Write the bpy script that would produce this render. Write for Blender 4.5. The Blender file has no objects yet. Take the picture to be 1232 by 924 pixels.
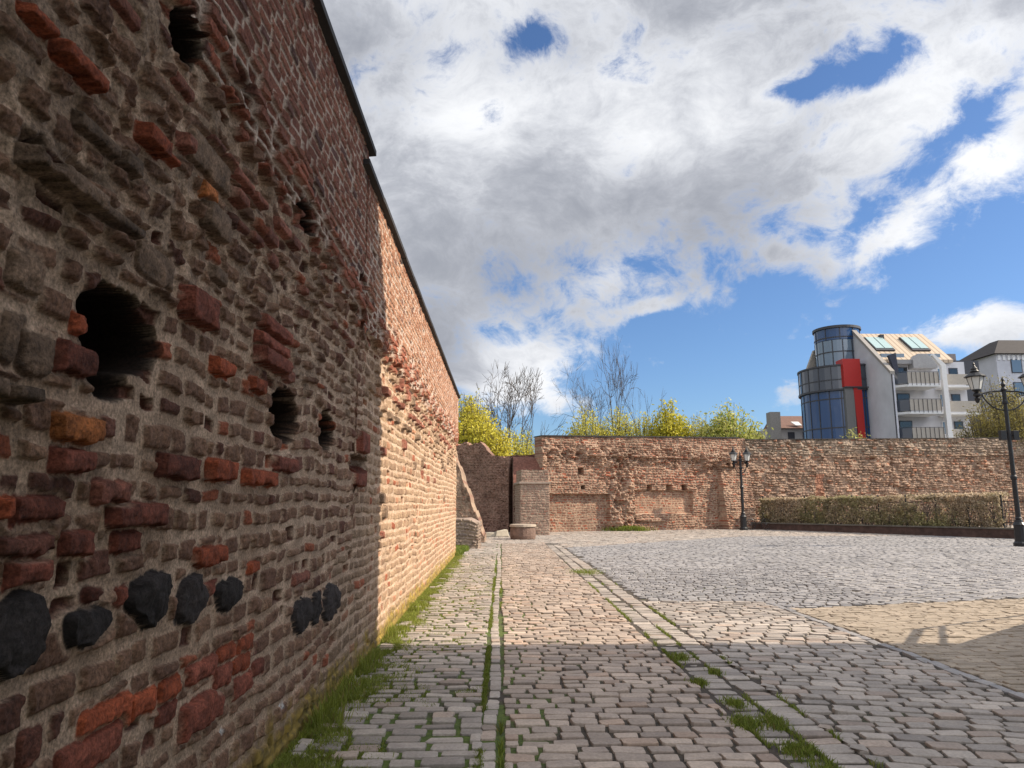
import bpy, math, random
import numpy as np
random.seed(7); RNG = np.random.default_rng(7)
sc = bpy.context.scene
COL = sc.collection
R = math.radians

# ---------------------------------------------------------------- camera
FPX = 860.0
TH = math.atan(144/860); PS = R(.87)
cam_d = bpy.data.cameras.new('camera'); cam = bpy.data.objects.new('camera', cam_d); COL.objects.link(cam)
cam.location = (0, 0, 1.6); cam.rotation_euler = (math.pi/2+TH, 0, -PS)
cam_d.sensor_width = 36; cam_d.lens = 36*FPX/1232; cam_d.clip_start = .05; cam_d.clip_end = 3000
sc.camera = cam
_F = np.array([math.sin(PS)*math.cos(TH), math.cos(PS)*math.cos(TH), math.sin(TH)])
_R = np.array([math.cos(PS), -math.sin(PS), 0]); _U = np.cross(_R, _F)
def ray(px, py): return _R*(px-616)+_U*(462-py)+_F*FPX
def at(px, py, Y):
    v = ray(px, py); k = Y/v[1]; return np.array([v[0]*k, Y, 1.6+v[2]*k])
def onwall(px, py, x=-1.41):
    v = ray(px, py); k = x/v[0]; return v[1]*k, 1.6+v[2]*k
def zat(py, Y): return at(603, py, Y)[2]
def xat(px, py, Y): return at(px, py, Y)[0]

# ---------------------------------------------------------------- tags
def tag(o, label=None, cat=None, group=None, kind=None):
    if label: o['label'] = label
    if cat: o['category'] = cat
    if group: o['group'] = group
    if kind: o['kind'] = kind
    return o
def empty(name, loc=(0, 0, 0), rz=0, label=None, cat=None, group=None):
    o = bpy.data.objects.new(name, None); COL.objects.link(o)
    o.location = loc; o.rotation_euler = (0, 0, rz); o.empty_display_size = .2
    return tag(o, label, cat, group)
def copy_tree(o, parent=None):
    c = o.copy(); COL.objects.link(c)
    if parent is not None: c.parent = parent
    for ch in [x for x in bpy.data.objects if x.parent == o]: copy_tree(ch, c)
    return c

# ---------------------------------------------------------------- mesh helpers
def npmesh(name, V, faces, mat, parent=None, col=None, smooth=False):
    """faces: list of int arrays (n,k)"""
    me = bpy.data.meshes.new(name)
    V = np.asarray(V, np.float32)
    me.vertices.add(len(V)); me.vertices.foreach_set('co', V.ravel())
    fl = [np.asarray(f, np.int32) for f in faces if len(f)]
    nl = sum(f.size for f in fl); nf = sum(len(f) for f in fl)
    me.loops.add(nl); me.loops.foreach_set('vertex_index', np.concatenate([f.ravel() for f in fl]))
    me.polygons.add(nf)
    tot = np.concatenate([np.full(len(f), f.shape[1], np.int32) for f in fl])
    st = np.concatenate([[0], np.cumsum(tot)[:-1]]).astype(np.int32)
    me.polygons.foreach_set('loop_start', st); me.polygons.foreach_set('loop_total', tot)
    me.polygons.foreach_set('use_smooth', np.full(nf, smooth, bool))
    if col is not None:
        a = me.color_attributes.new('col', 'FLOAT_COLOR', 'POINT')
        c4 = np.ones((len(V), 4), np.float32); c4[:, :3] = col
        a.data.foreach_set('color', c4.ravel())
    me.update(calc_edges=True); me.validate()
    me.materials.append(mat)
    o = bpy.data.objects.new(name, me); COL.objects.link(o)
    if parent is not None: o.parent = parent
    return o

class MB:
    def __init__(s): s.v = []; s.f = []
    def add(s, vs, fs):
        n = len(s.v); s.v += [tuple(map(float, p)) for p in vs]; s.f += [tuple(n+i for i in f) for f in fs]; return s
    def box(s, x0, x1, y0, y1, z0, z1, rz=0, c=None, bev=0):
        vs = [(x, y, z) for z in (z0, z1) for y in (y0, y1) for x in (x0, x1)]
        if rz:
            cx, cy = c if c else ((x0+x1)/2, (y0+y1)/2); co, si = math.cos(rz), math.sin(rz)
            vs = [(cx+(x-cx)*co-(y-cy)*si, cy+(x-cx)*si+(y-cy)*co, z) for x, y, z in vs]
        return s.add(vs, [(0, 2, 3, 1), (4, 5, 7, 6), (0, 1, 5, 4), (2, 6, 7, 3), (0, 4, 6, 2), (1, 3, 7, 5)])
    def prism(s, poly, z0, z1):
        n = len(poly); vs = [(x, y, z0) for x, y in poly]+[(x, y, z1) for x, y in poly]
        return s.add(vs, [tuple(range(n-1, -1, -1)), tuple(range(n, 2*n))]+[(i, (i+1) % n, n+(i+1) % n, n+i) for i in range(n)])
    def extr(s, pts, d):
        """polygon in 3D extruded by vector d"""
        n = len(pts); vs = [tuple(p) for p in pts]+[tuple(np.array(p)+np.array(d)) for p in pts]
        return s.add(vs, [tuple(range(n-1, -1, -1)), tuple(range(n, 2*n))]+[(i, (i+1) % n, n+(i+1) % n, n+i) for i in range(n)])
    def tube(s, pts, rad, n=8, cap=True):
        pts = [np.array(p, float) for p in pts]
        if not hasattr(rad, '__len__'): rad = [rad]*len(pts)
        rings = []
        up = np.array([0, 0, 1.0]); prev = None
        for i, p in enumerate(pts):
            t = pts[min(i+1, len(pts)-1)]-pts[max(i-1, 0)]; t = t/(np.linalg.norm(t)+1e-9)
            if prev is None:
                a = np.cross(t, up)
                if np.linalg.norm(a) < .05: a = np.cross(t, [1.0, 0, 0])
            else: a = prev-t*prev.dot(t)
            a /= np.linalg.norm(a); prev = a; b = np.cross(t, a)
            rings += [p+rad[i]*(a*math.cos(2*math.pi*k/n)+b*math.sin(2*math.pi*k/n)) for k in range(n)]
        fs = []
        for i in range(len(pts)-1):
            for k in range(n): fs.append((i*n+k, i*n+(k+1) % n, (i+1)*n+(k+1) % n, (i+1)*n+k))
        if cap: fs += [tuple(range(n-1, -1, -1)), tuple((len(pts)-1)*n+k for k in range(n))]
        return s.add(rings, fs)
    def lathe(s, prof, c=(0, 0, 0), n=12, ph=0):
        vs = [(c[0]+r*math.cos(ph+2*math.pi*k/n), c[1]+r*math.sin(ph+2*math.pi*k/n), c[2]+z) for r, z in prof for k in range(n)]
        fs = [(i*n+k, i*n+(k+1) % n, (i+1)*n+(k+1) % n, (i+1)*n+k) for i in range(len(prof)-1) for k in range(n)]
        fs += [tuple(range(n-1, -1, -1)), tuple((len(prof)-1)*n+k for k in range(n))]
        return s.add(vs, fs)
    def build(s, name, mat, parent=None, smooth=False, bev=0):
        me = bpy.data.meshes.new(name); me.from_pydata(s.v, [], s.f); me.update()
        if smooth: me.polygons.foreach_set('use_smooth', [True]*len(me.polygons))
        me.materials.append(mat)
        o = bpy.data.objects.new(name, me); COL.objects.link(o)
        if parent is not None: o.parent = parent
        if bev:
            m = o.modifiers.new('bevel', 'BEVEL'); m.width = bev; m.segments = 2; m.limit_method = 'ANGLE'
        return o

# ---------------------------------------------------------------- numpy noise
def _hash(ix, iy, seed):
    h = (ix.astype(np.int64)*374761393+iy.astype(np.int64)*668265263+seed*1442695041) & 0xffffffff
    h = ((h ^ (h >> 13))*1274126177) & 0xffffffff
    return ((h ^ (h >> 16)) & 0xffffff)/float(0xffffff)
def vn(x, y, seed=0):
    ix = np.floor(x); iy = np.floor(y); fx = x-ix; fy = y-iy
    fx = fx*fx*(3-2*fx); fy = fy*fy*(3-2*fy)
    ix = ix.astype(np.int64); iy = iy.astype(np.int64)
    a = _hash(ix, iy, seed); b = _hash(ix+1, iy, seed); c = _hash(ix, iy+1, seed); d = _hash(ix+1, iy+1, seed)
    return ((a*(1-fx)+b*fx)*(1-fy)+(c*(1-fx)+d*fx)*fy)*2-1
def fbm(x, y, sc_, oct=3, seed=0):
    r = 0; a = 1; t = 0
    for o in range(oct):
        r = r+a*vn(x/sc_+o*17.3, y/sc_+o*9.1, seed+o*7); t += a; a *= .5; sc_ *= .5
    return r/t
def sstep(a, b, x):
    t = np.clip((x-a)/(b-a), 0, 1); return t*t*(3-2*t)
def L3(a, b, t): return a*(1-t[..., None])+b*t[..., None]
def C(*c): return np.array(c, float)

def stones(U, V, hr, wr, seed, warp=.02, rnd=.3, half=True):
    """coursed masonry: distance inside the stone, ids, random numbers per stone"""
    rg = np.random.default_rng(seed)
    u = U+warp*fbm(U, V, .35, 2, seed+1)+warp*.35*fbm(U, V, .08, 1, seed+5)
    v = V+warp*1.3*fbm(U, V, .9, 2, seed+2)+warp*.4*fbm(U, V, .13, 1, seed+3)
    v0 = v.min()-.3; e = [v0]
    while e[-1] < v.max()+.3: e.append(e[-1]+rg.uniform(*hr))
    e = np.array(e); ri = np.searchsorted(e, v)-1
    sd = np.zeros_like(u); r1 = np.zeros_like(u); r2 = np.zeros_like(u); r3 = np.zeros_like(u)
    u0 = u.min()-1; u1 = u.max()+1
    for r in range(len(e)-1):
        m = ri == r
        if not m.any(): continue
        n = int((u1-u0)/wr[0])+3
        ed = u0-rg.uniform(0, .3)+np.cumsum(rg.uniform(wr[0], wr[1], n)*np.where(rg.random(n) < .15, .6, 1))
        R_ = rg.random((n+1, 3))
        uu = u[m]; k = np.clip(np.searchsorted(ed, uu)-1, 0, n-2)
        Lh = (ed[k+1]-ed[k])/2; cu = (ed[k+1]+ed[k])/2; hh = (e[r+1]-e[r])/2; cv = (e[r+1]+e[r])/2
        q1 = R_[k]
        # each stone has its own size within its bed and a small tilt
        Lh2 = Lh*(1-.12*q1[:, 2]); hh2 = hh*(1-.16*q1[:, 1]); 
        du = uu-cu; dv = v[m]-cv+du*(q1[:, 0]-.5)*.12
        rr = rnd*np.minimum(Lh2, hh2)
        a = np.abs(du)-(Lh2-rr); b = np.abs(dv)-(hh2-rr)
        sd[m] = rr-np.hypot(np.maximum(a, 0), np.maximum(b, 0))-np.minimum(np.maximum(a, b), 0)
        r1[m] = q1[:, 0]; r2[m] = q1[:, 1]; r3[m] = q1[:, 2]
    return sd, r1, r2, r3

# ---------------------------------------------------------------- materials
def newmat(name):
    m = bpy.data.materials.new(name); m.use_nodes = True
    return m, m.node_tree.nodes, m.node_tree.links, m.node_tree.nodes['Principled BSDF']
def N(ns, t, **k):
    n = ns.new(t)
    for a, b in k.items(): setattr(n, a, b)
    return n
def noise(ns, ln, vec, scale, detail=4, rough=.6):
    n = N(ns, 'ShaderNodeTexNoise'); n.inputs['Scale'].default_value = scale
    n.inputs['Detail'].default_value = detail; n.inputs['Roughness'].default_value = rough
    if vec is not None: ln.new(vec, n.inputs['Vector'])
    return n
def ramp(ns, ln, fac, stops):
    r = N(ns, 'ShaderNodeValToRGB'); e = r.color_ramp.elements
    while len(e) < len(stops): e.new(.5)
    for i, (p, c) in enumerate(stops):
        e[i].position = p; e[i].color = tuple(c)+(1,) if hasattr(c, '__len__') else (c, c, c, 1)
    ln.new(fac, r.inputs[0]); return r
def mix(ns, ln, fac, a, b, mode='MIX'):
    m = N(ns, 'ShaderNodeMix', data_type='RGBA', blend_type=mode)
    for s, v in ((0, fac), (6, a), (7, b)):
        if hasattr(v, 'is_linked'): ln.new(v, m.inputs[s])
        elif s == 0: m.inputs[0].default_value = v
        else: m.inputs[s].default_value = tuple(v)+(1,)
    return m.outputs[2]
def bump(ns, ln, hgt, strength, dist, normal=None):
    b = N(ns, 'ShaderNodeBump'); b.inputs['Strength'].default_value = strength; b.inputs['Distance'].default_value = dist
    ln.new(hgt, b.inputs['Height'])
    if normal is not None: ln.new(normal, b.inputs['Normal'])
    return b.outputs[0]
def simple(name, c, rough=.7, var=.15, scale=6, bmp=.0, metal=0, spec=.4, bscale=40, bdist=.01):
    m, ns, ln, p = newmat(name)
    tc = N(ns, 'ShaderNodeTexCoord'); n = noise(ns, ln, tc.outputs['Object'], scale)
    c = np.array(c, float)
    r = ramp(ns, ln, n.outputs[0], [(.3, c*(1-var)), (.7, np.minimum(c*(1+var), 1))])
    ln.new(r.outputs[0], p.inputs['Base Color'])
    p.inputs['Roughness'].default_value = rough; p.inputs['Metallic'].default_value = metal
    p.inputs['Specular IOR Level'].default_value = spec
    if bmp:
        n2 = noise(ns, ln, tc.outputs['Object'], bscale, 6)
        ln.new(bump(ns, ln, n2.outputs[0], bmp, bdist), p.inputs['Normal'])
    return m
def colmat(name, rough=.9, grain=.25, gscale=60, bmp=.5, bdist=.006, spec=.3, base=None, extra=None):
    """per-point stone colour from the mesh, grained and pitted by noise"""
    m, ns, ln, p = newmat(name)
    at_ = N(ns, 'ShaderNodeAttribute', attribute_name='col')
    tc = N(ns, 'ShaderNodeTexCoord'); v = tc.outputs['Object']
    n1 = noise(ns, ln, v, gscale, 5, .65); n2 = noise(ns, ln, v, gscale*.12, 4)
    r1 = ramp(ns, ln, n1.outputs[0], [(.3, 1-grain*1.6), (.7, 1+grain)])
    r2 = ramp(ns, ln, n2.outputs[0], [(.3, .85), (.7, 1.12)])
    c = mix(ns, ln, 1.0, at_.outputs['Color'], r1.outputs[0], 'MULTIPLY')
    c = mix(ns, ln, 1.0, c, r2.outputs[0], 'MULTIPLY')
    if extra: c = extra(ns, ln, v, c)
    ln.new(c, p.inputs['Base Color']); p.inputs['Roughness'].default_value = rough
    p.inputs['Specular IOR Level'].default_value = spec
    n3 = noise(ns, ln, v, gscale*1.3, 8, .75)
    ln.new(bump(ns, ln, n3.outputs[0], bmp, bdist), p.inputs['Normal'])
    return m
def glass(name, c, rough=.05, metal=.0, spec=1.0):
    m, ns, ln, p = newmat(name)
    p.inputs['Base Color'].default_value = tuple(c)+(1,); p.inputs['Roughness'].default_value = rough
    p.inputs['Specular IOR Level'].default_value = spec; p.inputs['Metallic'].default_value = metal
    tc = N(ns, 'ShaderNodeTexCoord'); n = noise(ns, ln, tc.outputs['Object'], .8, 2)
    ln.new(bump(ns, ln, n.outputs[0], .08, .1), p.inputs['Normal'])
    return m

def wall_base(ns, ln, v, c):
    # lichen and damp stain band just above the ground: a real stain with its own ragged outline
    sx = N(ns, 'ShaderNodeSeparateXYZ'); ln.new(v, sx.inputs[0])
    n = noise(ns, ln, v, 3.5, 5)
    a = N(ns, 'ShaderNodeMath', operation='MULTIPLY_ADD'); ln.new(n.outputs[0], a.inputs[0]); a.inputs[1].default_value = -.75
    ln.new(sx.outputs[2], a.inputs[2])
    r = ramp(ns, ln, a.outputs[0], [(0.0, 1), (.16, 0)])
    sh = N(ns, 'ShaderNodeMath', operation='ADD'); ln.new(a.outputs[0], sh.inputs[0]); sh.inputs[1].default_value = .26
    ln.new(sh.outputs[0], r.inputs[0])
    n2 = noise(ns, ln, v, 14, 3)
    lc = ramp(ns, ln, n2.outputs[0], [(.35, (.12, .09, .035)), (.6, (.36, .25, .06))])
    return mix(ns, ln, r.outputs[0], c, lc.outputs[0])
M = {}
M['nearwall'] = colmat('old masonry', .92, .40, 75, 1.0, .012, extra=wall_base)
M['farwall'] = colmat('weathered masonry', .92, .25, 9, .8, .03)
M['sett'] = colmat('granite setts', .62, .16, 45, .35, .004, .45)
M['brickpave'] = colmat('buff paving bricks', .75, .12, 45, .3, .003, .4)
M['coping'] = simple('slate coping', (.022, .020, .020), .75, .3, 5, .3)
M['leaf'] = colmat('leaves', .6, .1, 3, .0, .001, .3)
_n = M['leaf'].node_tree; _tr = _n.nodes.new('ShaderNodeBsdfTranslucent'); _mx = _n.nodes.new('ShaderNodeMixShader'); _mx.inputs[0].default_value = .4
_at = _n.nodes.new('ShaderNodeAttribute'); _at.attribute_name = 'col'; _n.links.new(_at.outputs['Color'], _tr.inputs[0])
_n.links.new(_n.nodes['Principled BSDF'].outputs[0], _mx.inputs[1]); _n.links.new(_tr.outputs[0], _mx.inputs[2]); _n.links.new(_mx.outputs[0], _n.nodes['Material Output'].inputs[0])
M['bark'] = simple('bark', (.085, .068, .058), .9, .3, 4, .4)
M['iron'] = simple('black painted iron', (.014, .014, .016), .42, .3, 12, .1)

# ---------------------------------------------------------------- WORLD
w = bpy.data.worlds.new('World'); sc.world = w; w.use_nodes = True
ns, ln = w.node_tree.nodes, w.node_tree.links
bg = ns['Background']
SUN_EL = R(37); SUN_AZ = R(2.5)      # azimuth measured from +X towards -Y
sun_dir = np.array([math.cos(SUN_EL)*math.cos(SUN_AZ), -math.cos(SUN_EL)*math.sin(SUN_AZ), math.sin(SUN_EL)])
sky = N(ns, 'ShaderNodeTexSky', sky_type='NISHITA'); sky.sun_disc = False
sky.sun_elevation = SUN_EL; sky.sun_rotation = math.pi/2+SUN_AZ; sky.altitude = 0; sky.air_density = 1.0; sky.dust_density = .5; sky.ozone_density = 2.5
tc = N(ns, 'ShaderNodeTexCoord'); sep = N(ns, 'ShaderNodeSeparateXYZ'); ln.new(tc.outputs['Generated'], sep.inputs[0])
def mth(op, a, b=None, c=None, clamp=False):
    n = N(ns, 'ShaderNodeMath', operation=op); n.use_clamp = clamp
    for i, v in enumerate((a, b, c)):
        if v is None: continue
        if hasattr(v, 'is_linked'): ln.new(v, n.inputs[i])
        else: n.inputs[i].default_value = v
    return n.outputs[0]
def msmooth(x, a, b):
    n = N(ns, 'ShaderNodeMapRange', interpolation_type='SMOOTHSTEP')
    ln.new(x, n.inputs[0]); n.inputs[1].default_value = a; n.inputs[2].default_value = b
    return n.outputs[0]
dy = mth('MAXIMUM', sep.outputs[1], .12)
X = mth('DIVIDE', sep.outputs[0], dy); Z = mth('DIVIDE', sep.outputs[2], dy)
def XZ(px, py):
    v = ray(px, py); return v[0]/v[1], v[2]/v[1]
def blob(px, py, rx, ry, ang, amp):
    """soft patch of more or less cloud round one direction of the sky"""
    x0, z0 = XZ(px, py); k = 1/860.*(1+z0*.3)
    a = mth('SUBTRACT', X, x0); b = mth('SUBTRACT', Z, z0); ca, sa = math.cos(R(ang)), math.sin(R(ang))
    u = mth('ADD', mth('MULTIPLY', a, ca/(rx*k)), mth('MULTIPLY', b, sa/(rx*k)))
    v = mth('ADD', mth('MULTIPLY', a, -sa/(ry*k)), mth('MULTIPLY', b, ca/(ry*k)))
    q = mth('ADD', mth('MULTIPLY', u, u), mth('MULTIPLY', v, v))
    return mth('MULTIPLY', mth('EXPONENT', mth('MULTIPLY', q, -1)), amp)
# the long lower edge of the big cloud bank
x0, z0 = XZ(560, 428); x1, z1 = XZ(1232, 215)
sl = (z1-z0)/(x1-x0); nl = math.hypot(1, sl)
lined = mth('DIVIDE', mth('SUBTRACT', mth('SUBTRACT', Z, z0), mth('MULTIPLY', mth('SUBTRACT', X, x0), sl)), nl)
base = mth('MULTIPLY', mth('ADD', lined, -.02), 12.0); base = mth('MINIMUM', mth('MAXIMUM', base, -1.9), 1.5)
for b_ in [(600, 450, 66, 50, 0, 2.8), (650, 430, 35, 30, 0, 1.2), (1190, 392, 95, 34, 6, 3.6), (950, 478, 28, 26, 0, 2.2), (545, 440, 60, 40, 0, .7), (690, 495, 60, 18, 0, .9),
           (790, 368, 45, 11, 15, 1.2), (900, 300, 80, 30, 15, .25), (760, 350, 130, 18, 12, .5), (1060, 288, 60, 26, 30, 1.6), (1205, 190, 60, 30, 40, 1.6), (770, 372, 40, 9, 15, 1.2), (930, 300, 60, 24, 0, .8), (860, 500, 50, 14, 0, .7), (900, 402, 70, 4, -4, .8),
           (640, 46, 30, 24, 0, -2.3), (1025, 88, 62, 20, 20, -2.2), (960, 110, 40, 16, 0, -1.3), (1080, 50, 22, 36, 30, -1.5), (1005, 60, 20, 14, 0, -.5), (1185, 130, 95, 20, 42, -1.9), (1226, 60, 36, 30, 0, -1.3), (1120, 200, 55, 12, 40, -.8),
           (418, 112, 16, 34, 0, -1.6), (495, 155, 16, 12, 0, -.9), (1050, 250, 30, 14, 30, -.9), (965, 285, 30, 14, 20, -.7), (640, 425, 45, 18, 0, .2), (870, 250, 60, 40, 0, .2), (590, 400, 60, 16, 0, -.5), (1000, 210, 60, 26, 40, .5)]:
    base = mth('ADD', base, blob(*b_))
cloudvec = N(ns, 'ShaderNodeCombineXYZ'); ln.new(mth('MULTIPLY', sep.outputs[0], 1), cloudvec.inputs[0]); ln.new(sep.outputs[1], cloudvec.inputs[1]); ln.new(mth('MULTIPLY', sep.outputs[2], 1.35), cloudvec.inputs[2])
cv = cloudvec.outputs[0]
wn = noise(ns, ln, cv, 2.2, 4, .55)
wv = N(ns, 'ShaderNodeVectorMath', operation='MULTIPLY_ADD'); ln.new(wn.outputs[1], wv.inputs[0]); wv.inputs[1].default_value = (.26, .26, .26); ln.new(cv, wv.inputs[2])
n1 = noise(ns, ln, wv.outputs[0], 6.0, 12, .66); n2 = noise(ns, ln, wv.outputs[0], 3.2, 5, .5); n3 = noise(ns, ln, wv.outputs[0], 15, 10, .68)
dens = mth('ADD', base, mth('MULTIPLY_ADD', n1.outputs[0], 7.0, -3.5))
dens = mth('ADD', dens, mth('MULTIPLY_ADD', n3.outputs[0], 4.8, -2.4))
mask = msmooth(dens, -.55, 1.25)
thick = mth('ADD', mth('ADD', mth('MULTIPLY', base, .55), mth('MULTIPLY_ADD', n2.outputs[0], 5.2, -2.6)), mth('MULTIPLY_ADD', n1.outputs[0], 3.6, -1.8))
thick = mth('ADD', thick, mth('MULTIPLY_ADD', n3.outputs[0], 3.0, -1.5))
for b_ in [(700, 250, 190, 120, 0, 1.0), (900, 50, 200, 50, 0, .5), (540, 60, 70, 60, 0, .2), (600, 330, 90, 60, 0, .7), (1180, 215, 60, 60, 0, -1.6), (1170, 385, 120, 25, 0, -1.5), (620, 450, 70, 50, 0, -1.6),
           (560, 130, 45, 60, 0, -1.0), (820, 180, 60, 40, 0, -.9), (1100, 120, 120, 40, 40, -.9), (1070, 285, 110, 50, 10, -1.5), (640, 130, 60, 30, 20, -.8), (740, 190, 200, 90, 10, -.5), (800, 60, 60, 30, 0, -.5), (740, 330, 50, 22, 20, -.8), (440, 60, 60, 80, 0, .3), (530, 440, 60, 60, 0, .7)]:
    thick = mth('ADD', thick, blob(*b_))
gr = msmooth(thick, -1.0, 2.6)
ccol = ramp(ns, ln, gr, [(0, (.72, .73, .75)), (.35, (.54, .555, .59)), (.7, (.37, .385, .425)), (1, (.265, .28, .32))])
CLOUD = .98
hz_ = mth('MULTIPLY', mask, 1.0)
SKYS = .092
skm = N(ns, 'ShaderNodeVectorMath', operation='MULTIPLY'); ln.new(sky.outputs[0], skm.inputs[0]); skm.inputs[1].default_value = (SKYS*.72, SKYS*.88, SKYS*1.09)
clm = N(ns, 'ShaderNodeVectorMath', operation='SCALE'); ln.new(ccol.outputs[0], clm.inputs[0]); 
# unseen clouds sunward and behind the viewer, brightened to lift the foreground shade
sd_ = N(ns, 'ShaderNodeVectorMath', operation='DOT_PRODUCT'); ln.new(tc.outputs['Generated'], sd_.inputs[0]); sd_.inputs[1].default_value = tuple(np.array([.62, -.72, .31]))
ln.new(mth('MULTIPLY_ADD', msmooth(sd_.outputs['Value'], -.15, .75), 1.2, CLOUD), clm.inputs['Scale'])
fin = mix(ns, ln, hz_, skm.outputs[0], clm.outputs[0])
# the shader graph above is in display-scale units; Background runs at 0.1
sc10 = N(ns, 'ShaderNodeVectorMath', operation='SCALE'); ln.new(fin, sc10.inputs[0]); sc10.inputs['Scale'].default_value = 10.0
ln.new(sc10.outputs[0], bg.inputs[0]); bg.inputs[1].default_value = .1
w.cycles.sampling_method = 'MANUAL'; w.cycles.sample_map_resolution = 512

sl_ = bpy.data.lights.new('sun', 'SUN'); sl_.energy = 5.0; sl_.angle = R(.53); sl_.color = (1, .865, .69)
so = bpy.data.objects.new('sun', sl_); COL.objects.link(so)
from mathutils import Vector
so.rotation_euler = Vector(sun_dir).to_track_quat('Z', 'Y').to_euler(); so.location = (30, 0, 30)
sc.view_settings.view_transform = 'Standard'; sc.view_settings.look = 'None'; sc.view_settings.exposure = .5; sc.view_settings.gamma = 1
sc.cycles.max_bounces = 6; sc.cycles.diffuse_bounces = 3; sc.cycles.glossy_bounces = 3; sc.cycles.transmission_bounces = 4; sc.cycles.transparent_max_bounces = 6
sc.cycles.use_denoising = True

# ---------------------------------------------------------------- GROUND
m, ns_, ln_, p = newmat('earth and moss'); tc_ = N(ns_, 'ShaderNodeTexCoord'); v = tc_.outputs['Object']
na = noise(ns_, ln_, v, 1.3, 5); nb = noise(ns_, ln_, v, 30, 5)
sx = N(ns_, 'ShaderNodeSeparateXYZ'); ln_.new(v, sx.inputs[0])
e = ramp(ns_, ln_, nb.outputs[0], [(.3, (.028, .023, .018)), (.7, (.075, .06, .045))])
g = ramp(ns_, ln_, nb.outputs[0], [(.3, (.035, .06, .010)), (.7, (.11, .15, .025))])
mr = N(ns_, 'ShaderNodeMapRange'); ln_.new(sx.outputs[0], mr.inputs[0]); mr.inputs[1].default_value = -1.3; mr.inputs[2].default_value = 1.2; mr.inputs[3].default_value = .30; mr.inputs[4].default_value = -.06
ad = N(ns_, 'ShaderNodeMath', operation='ADD'); ln_.new(na.outputs[0], ad.inputs[0]); ln_.new(mr.outputs[0], ad.inputs[1])
gm = ramp(ns_, ln_, ad.outputs[0], [(.52, 0), (.64, 1)])
ln_.new(mix(ns_, ln_, gm.outputs[0], e.outputs[0], g.outputs[0]), p.inputs['Base Color']); p.inputs['Roughness'].default_value = .95
ln_.new(bump(ns_, ln_, nb.outputs[0], .8, .01), p.inputs['Normal'])
o = MB().add([(-900, -900, -.016), (900, -900, -.016), (900, 900, -.016), (-900, 900, -.016)], [(0, 1, 2, 3)]).build('ground', m); tag(o, kind='structure')

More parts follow.
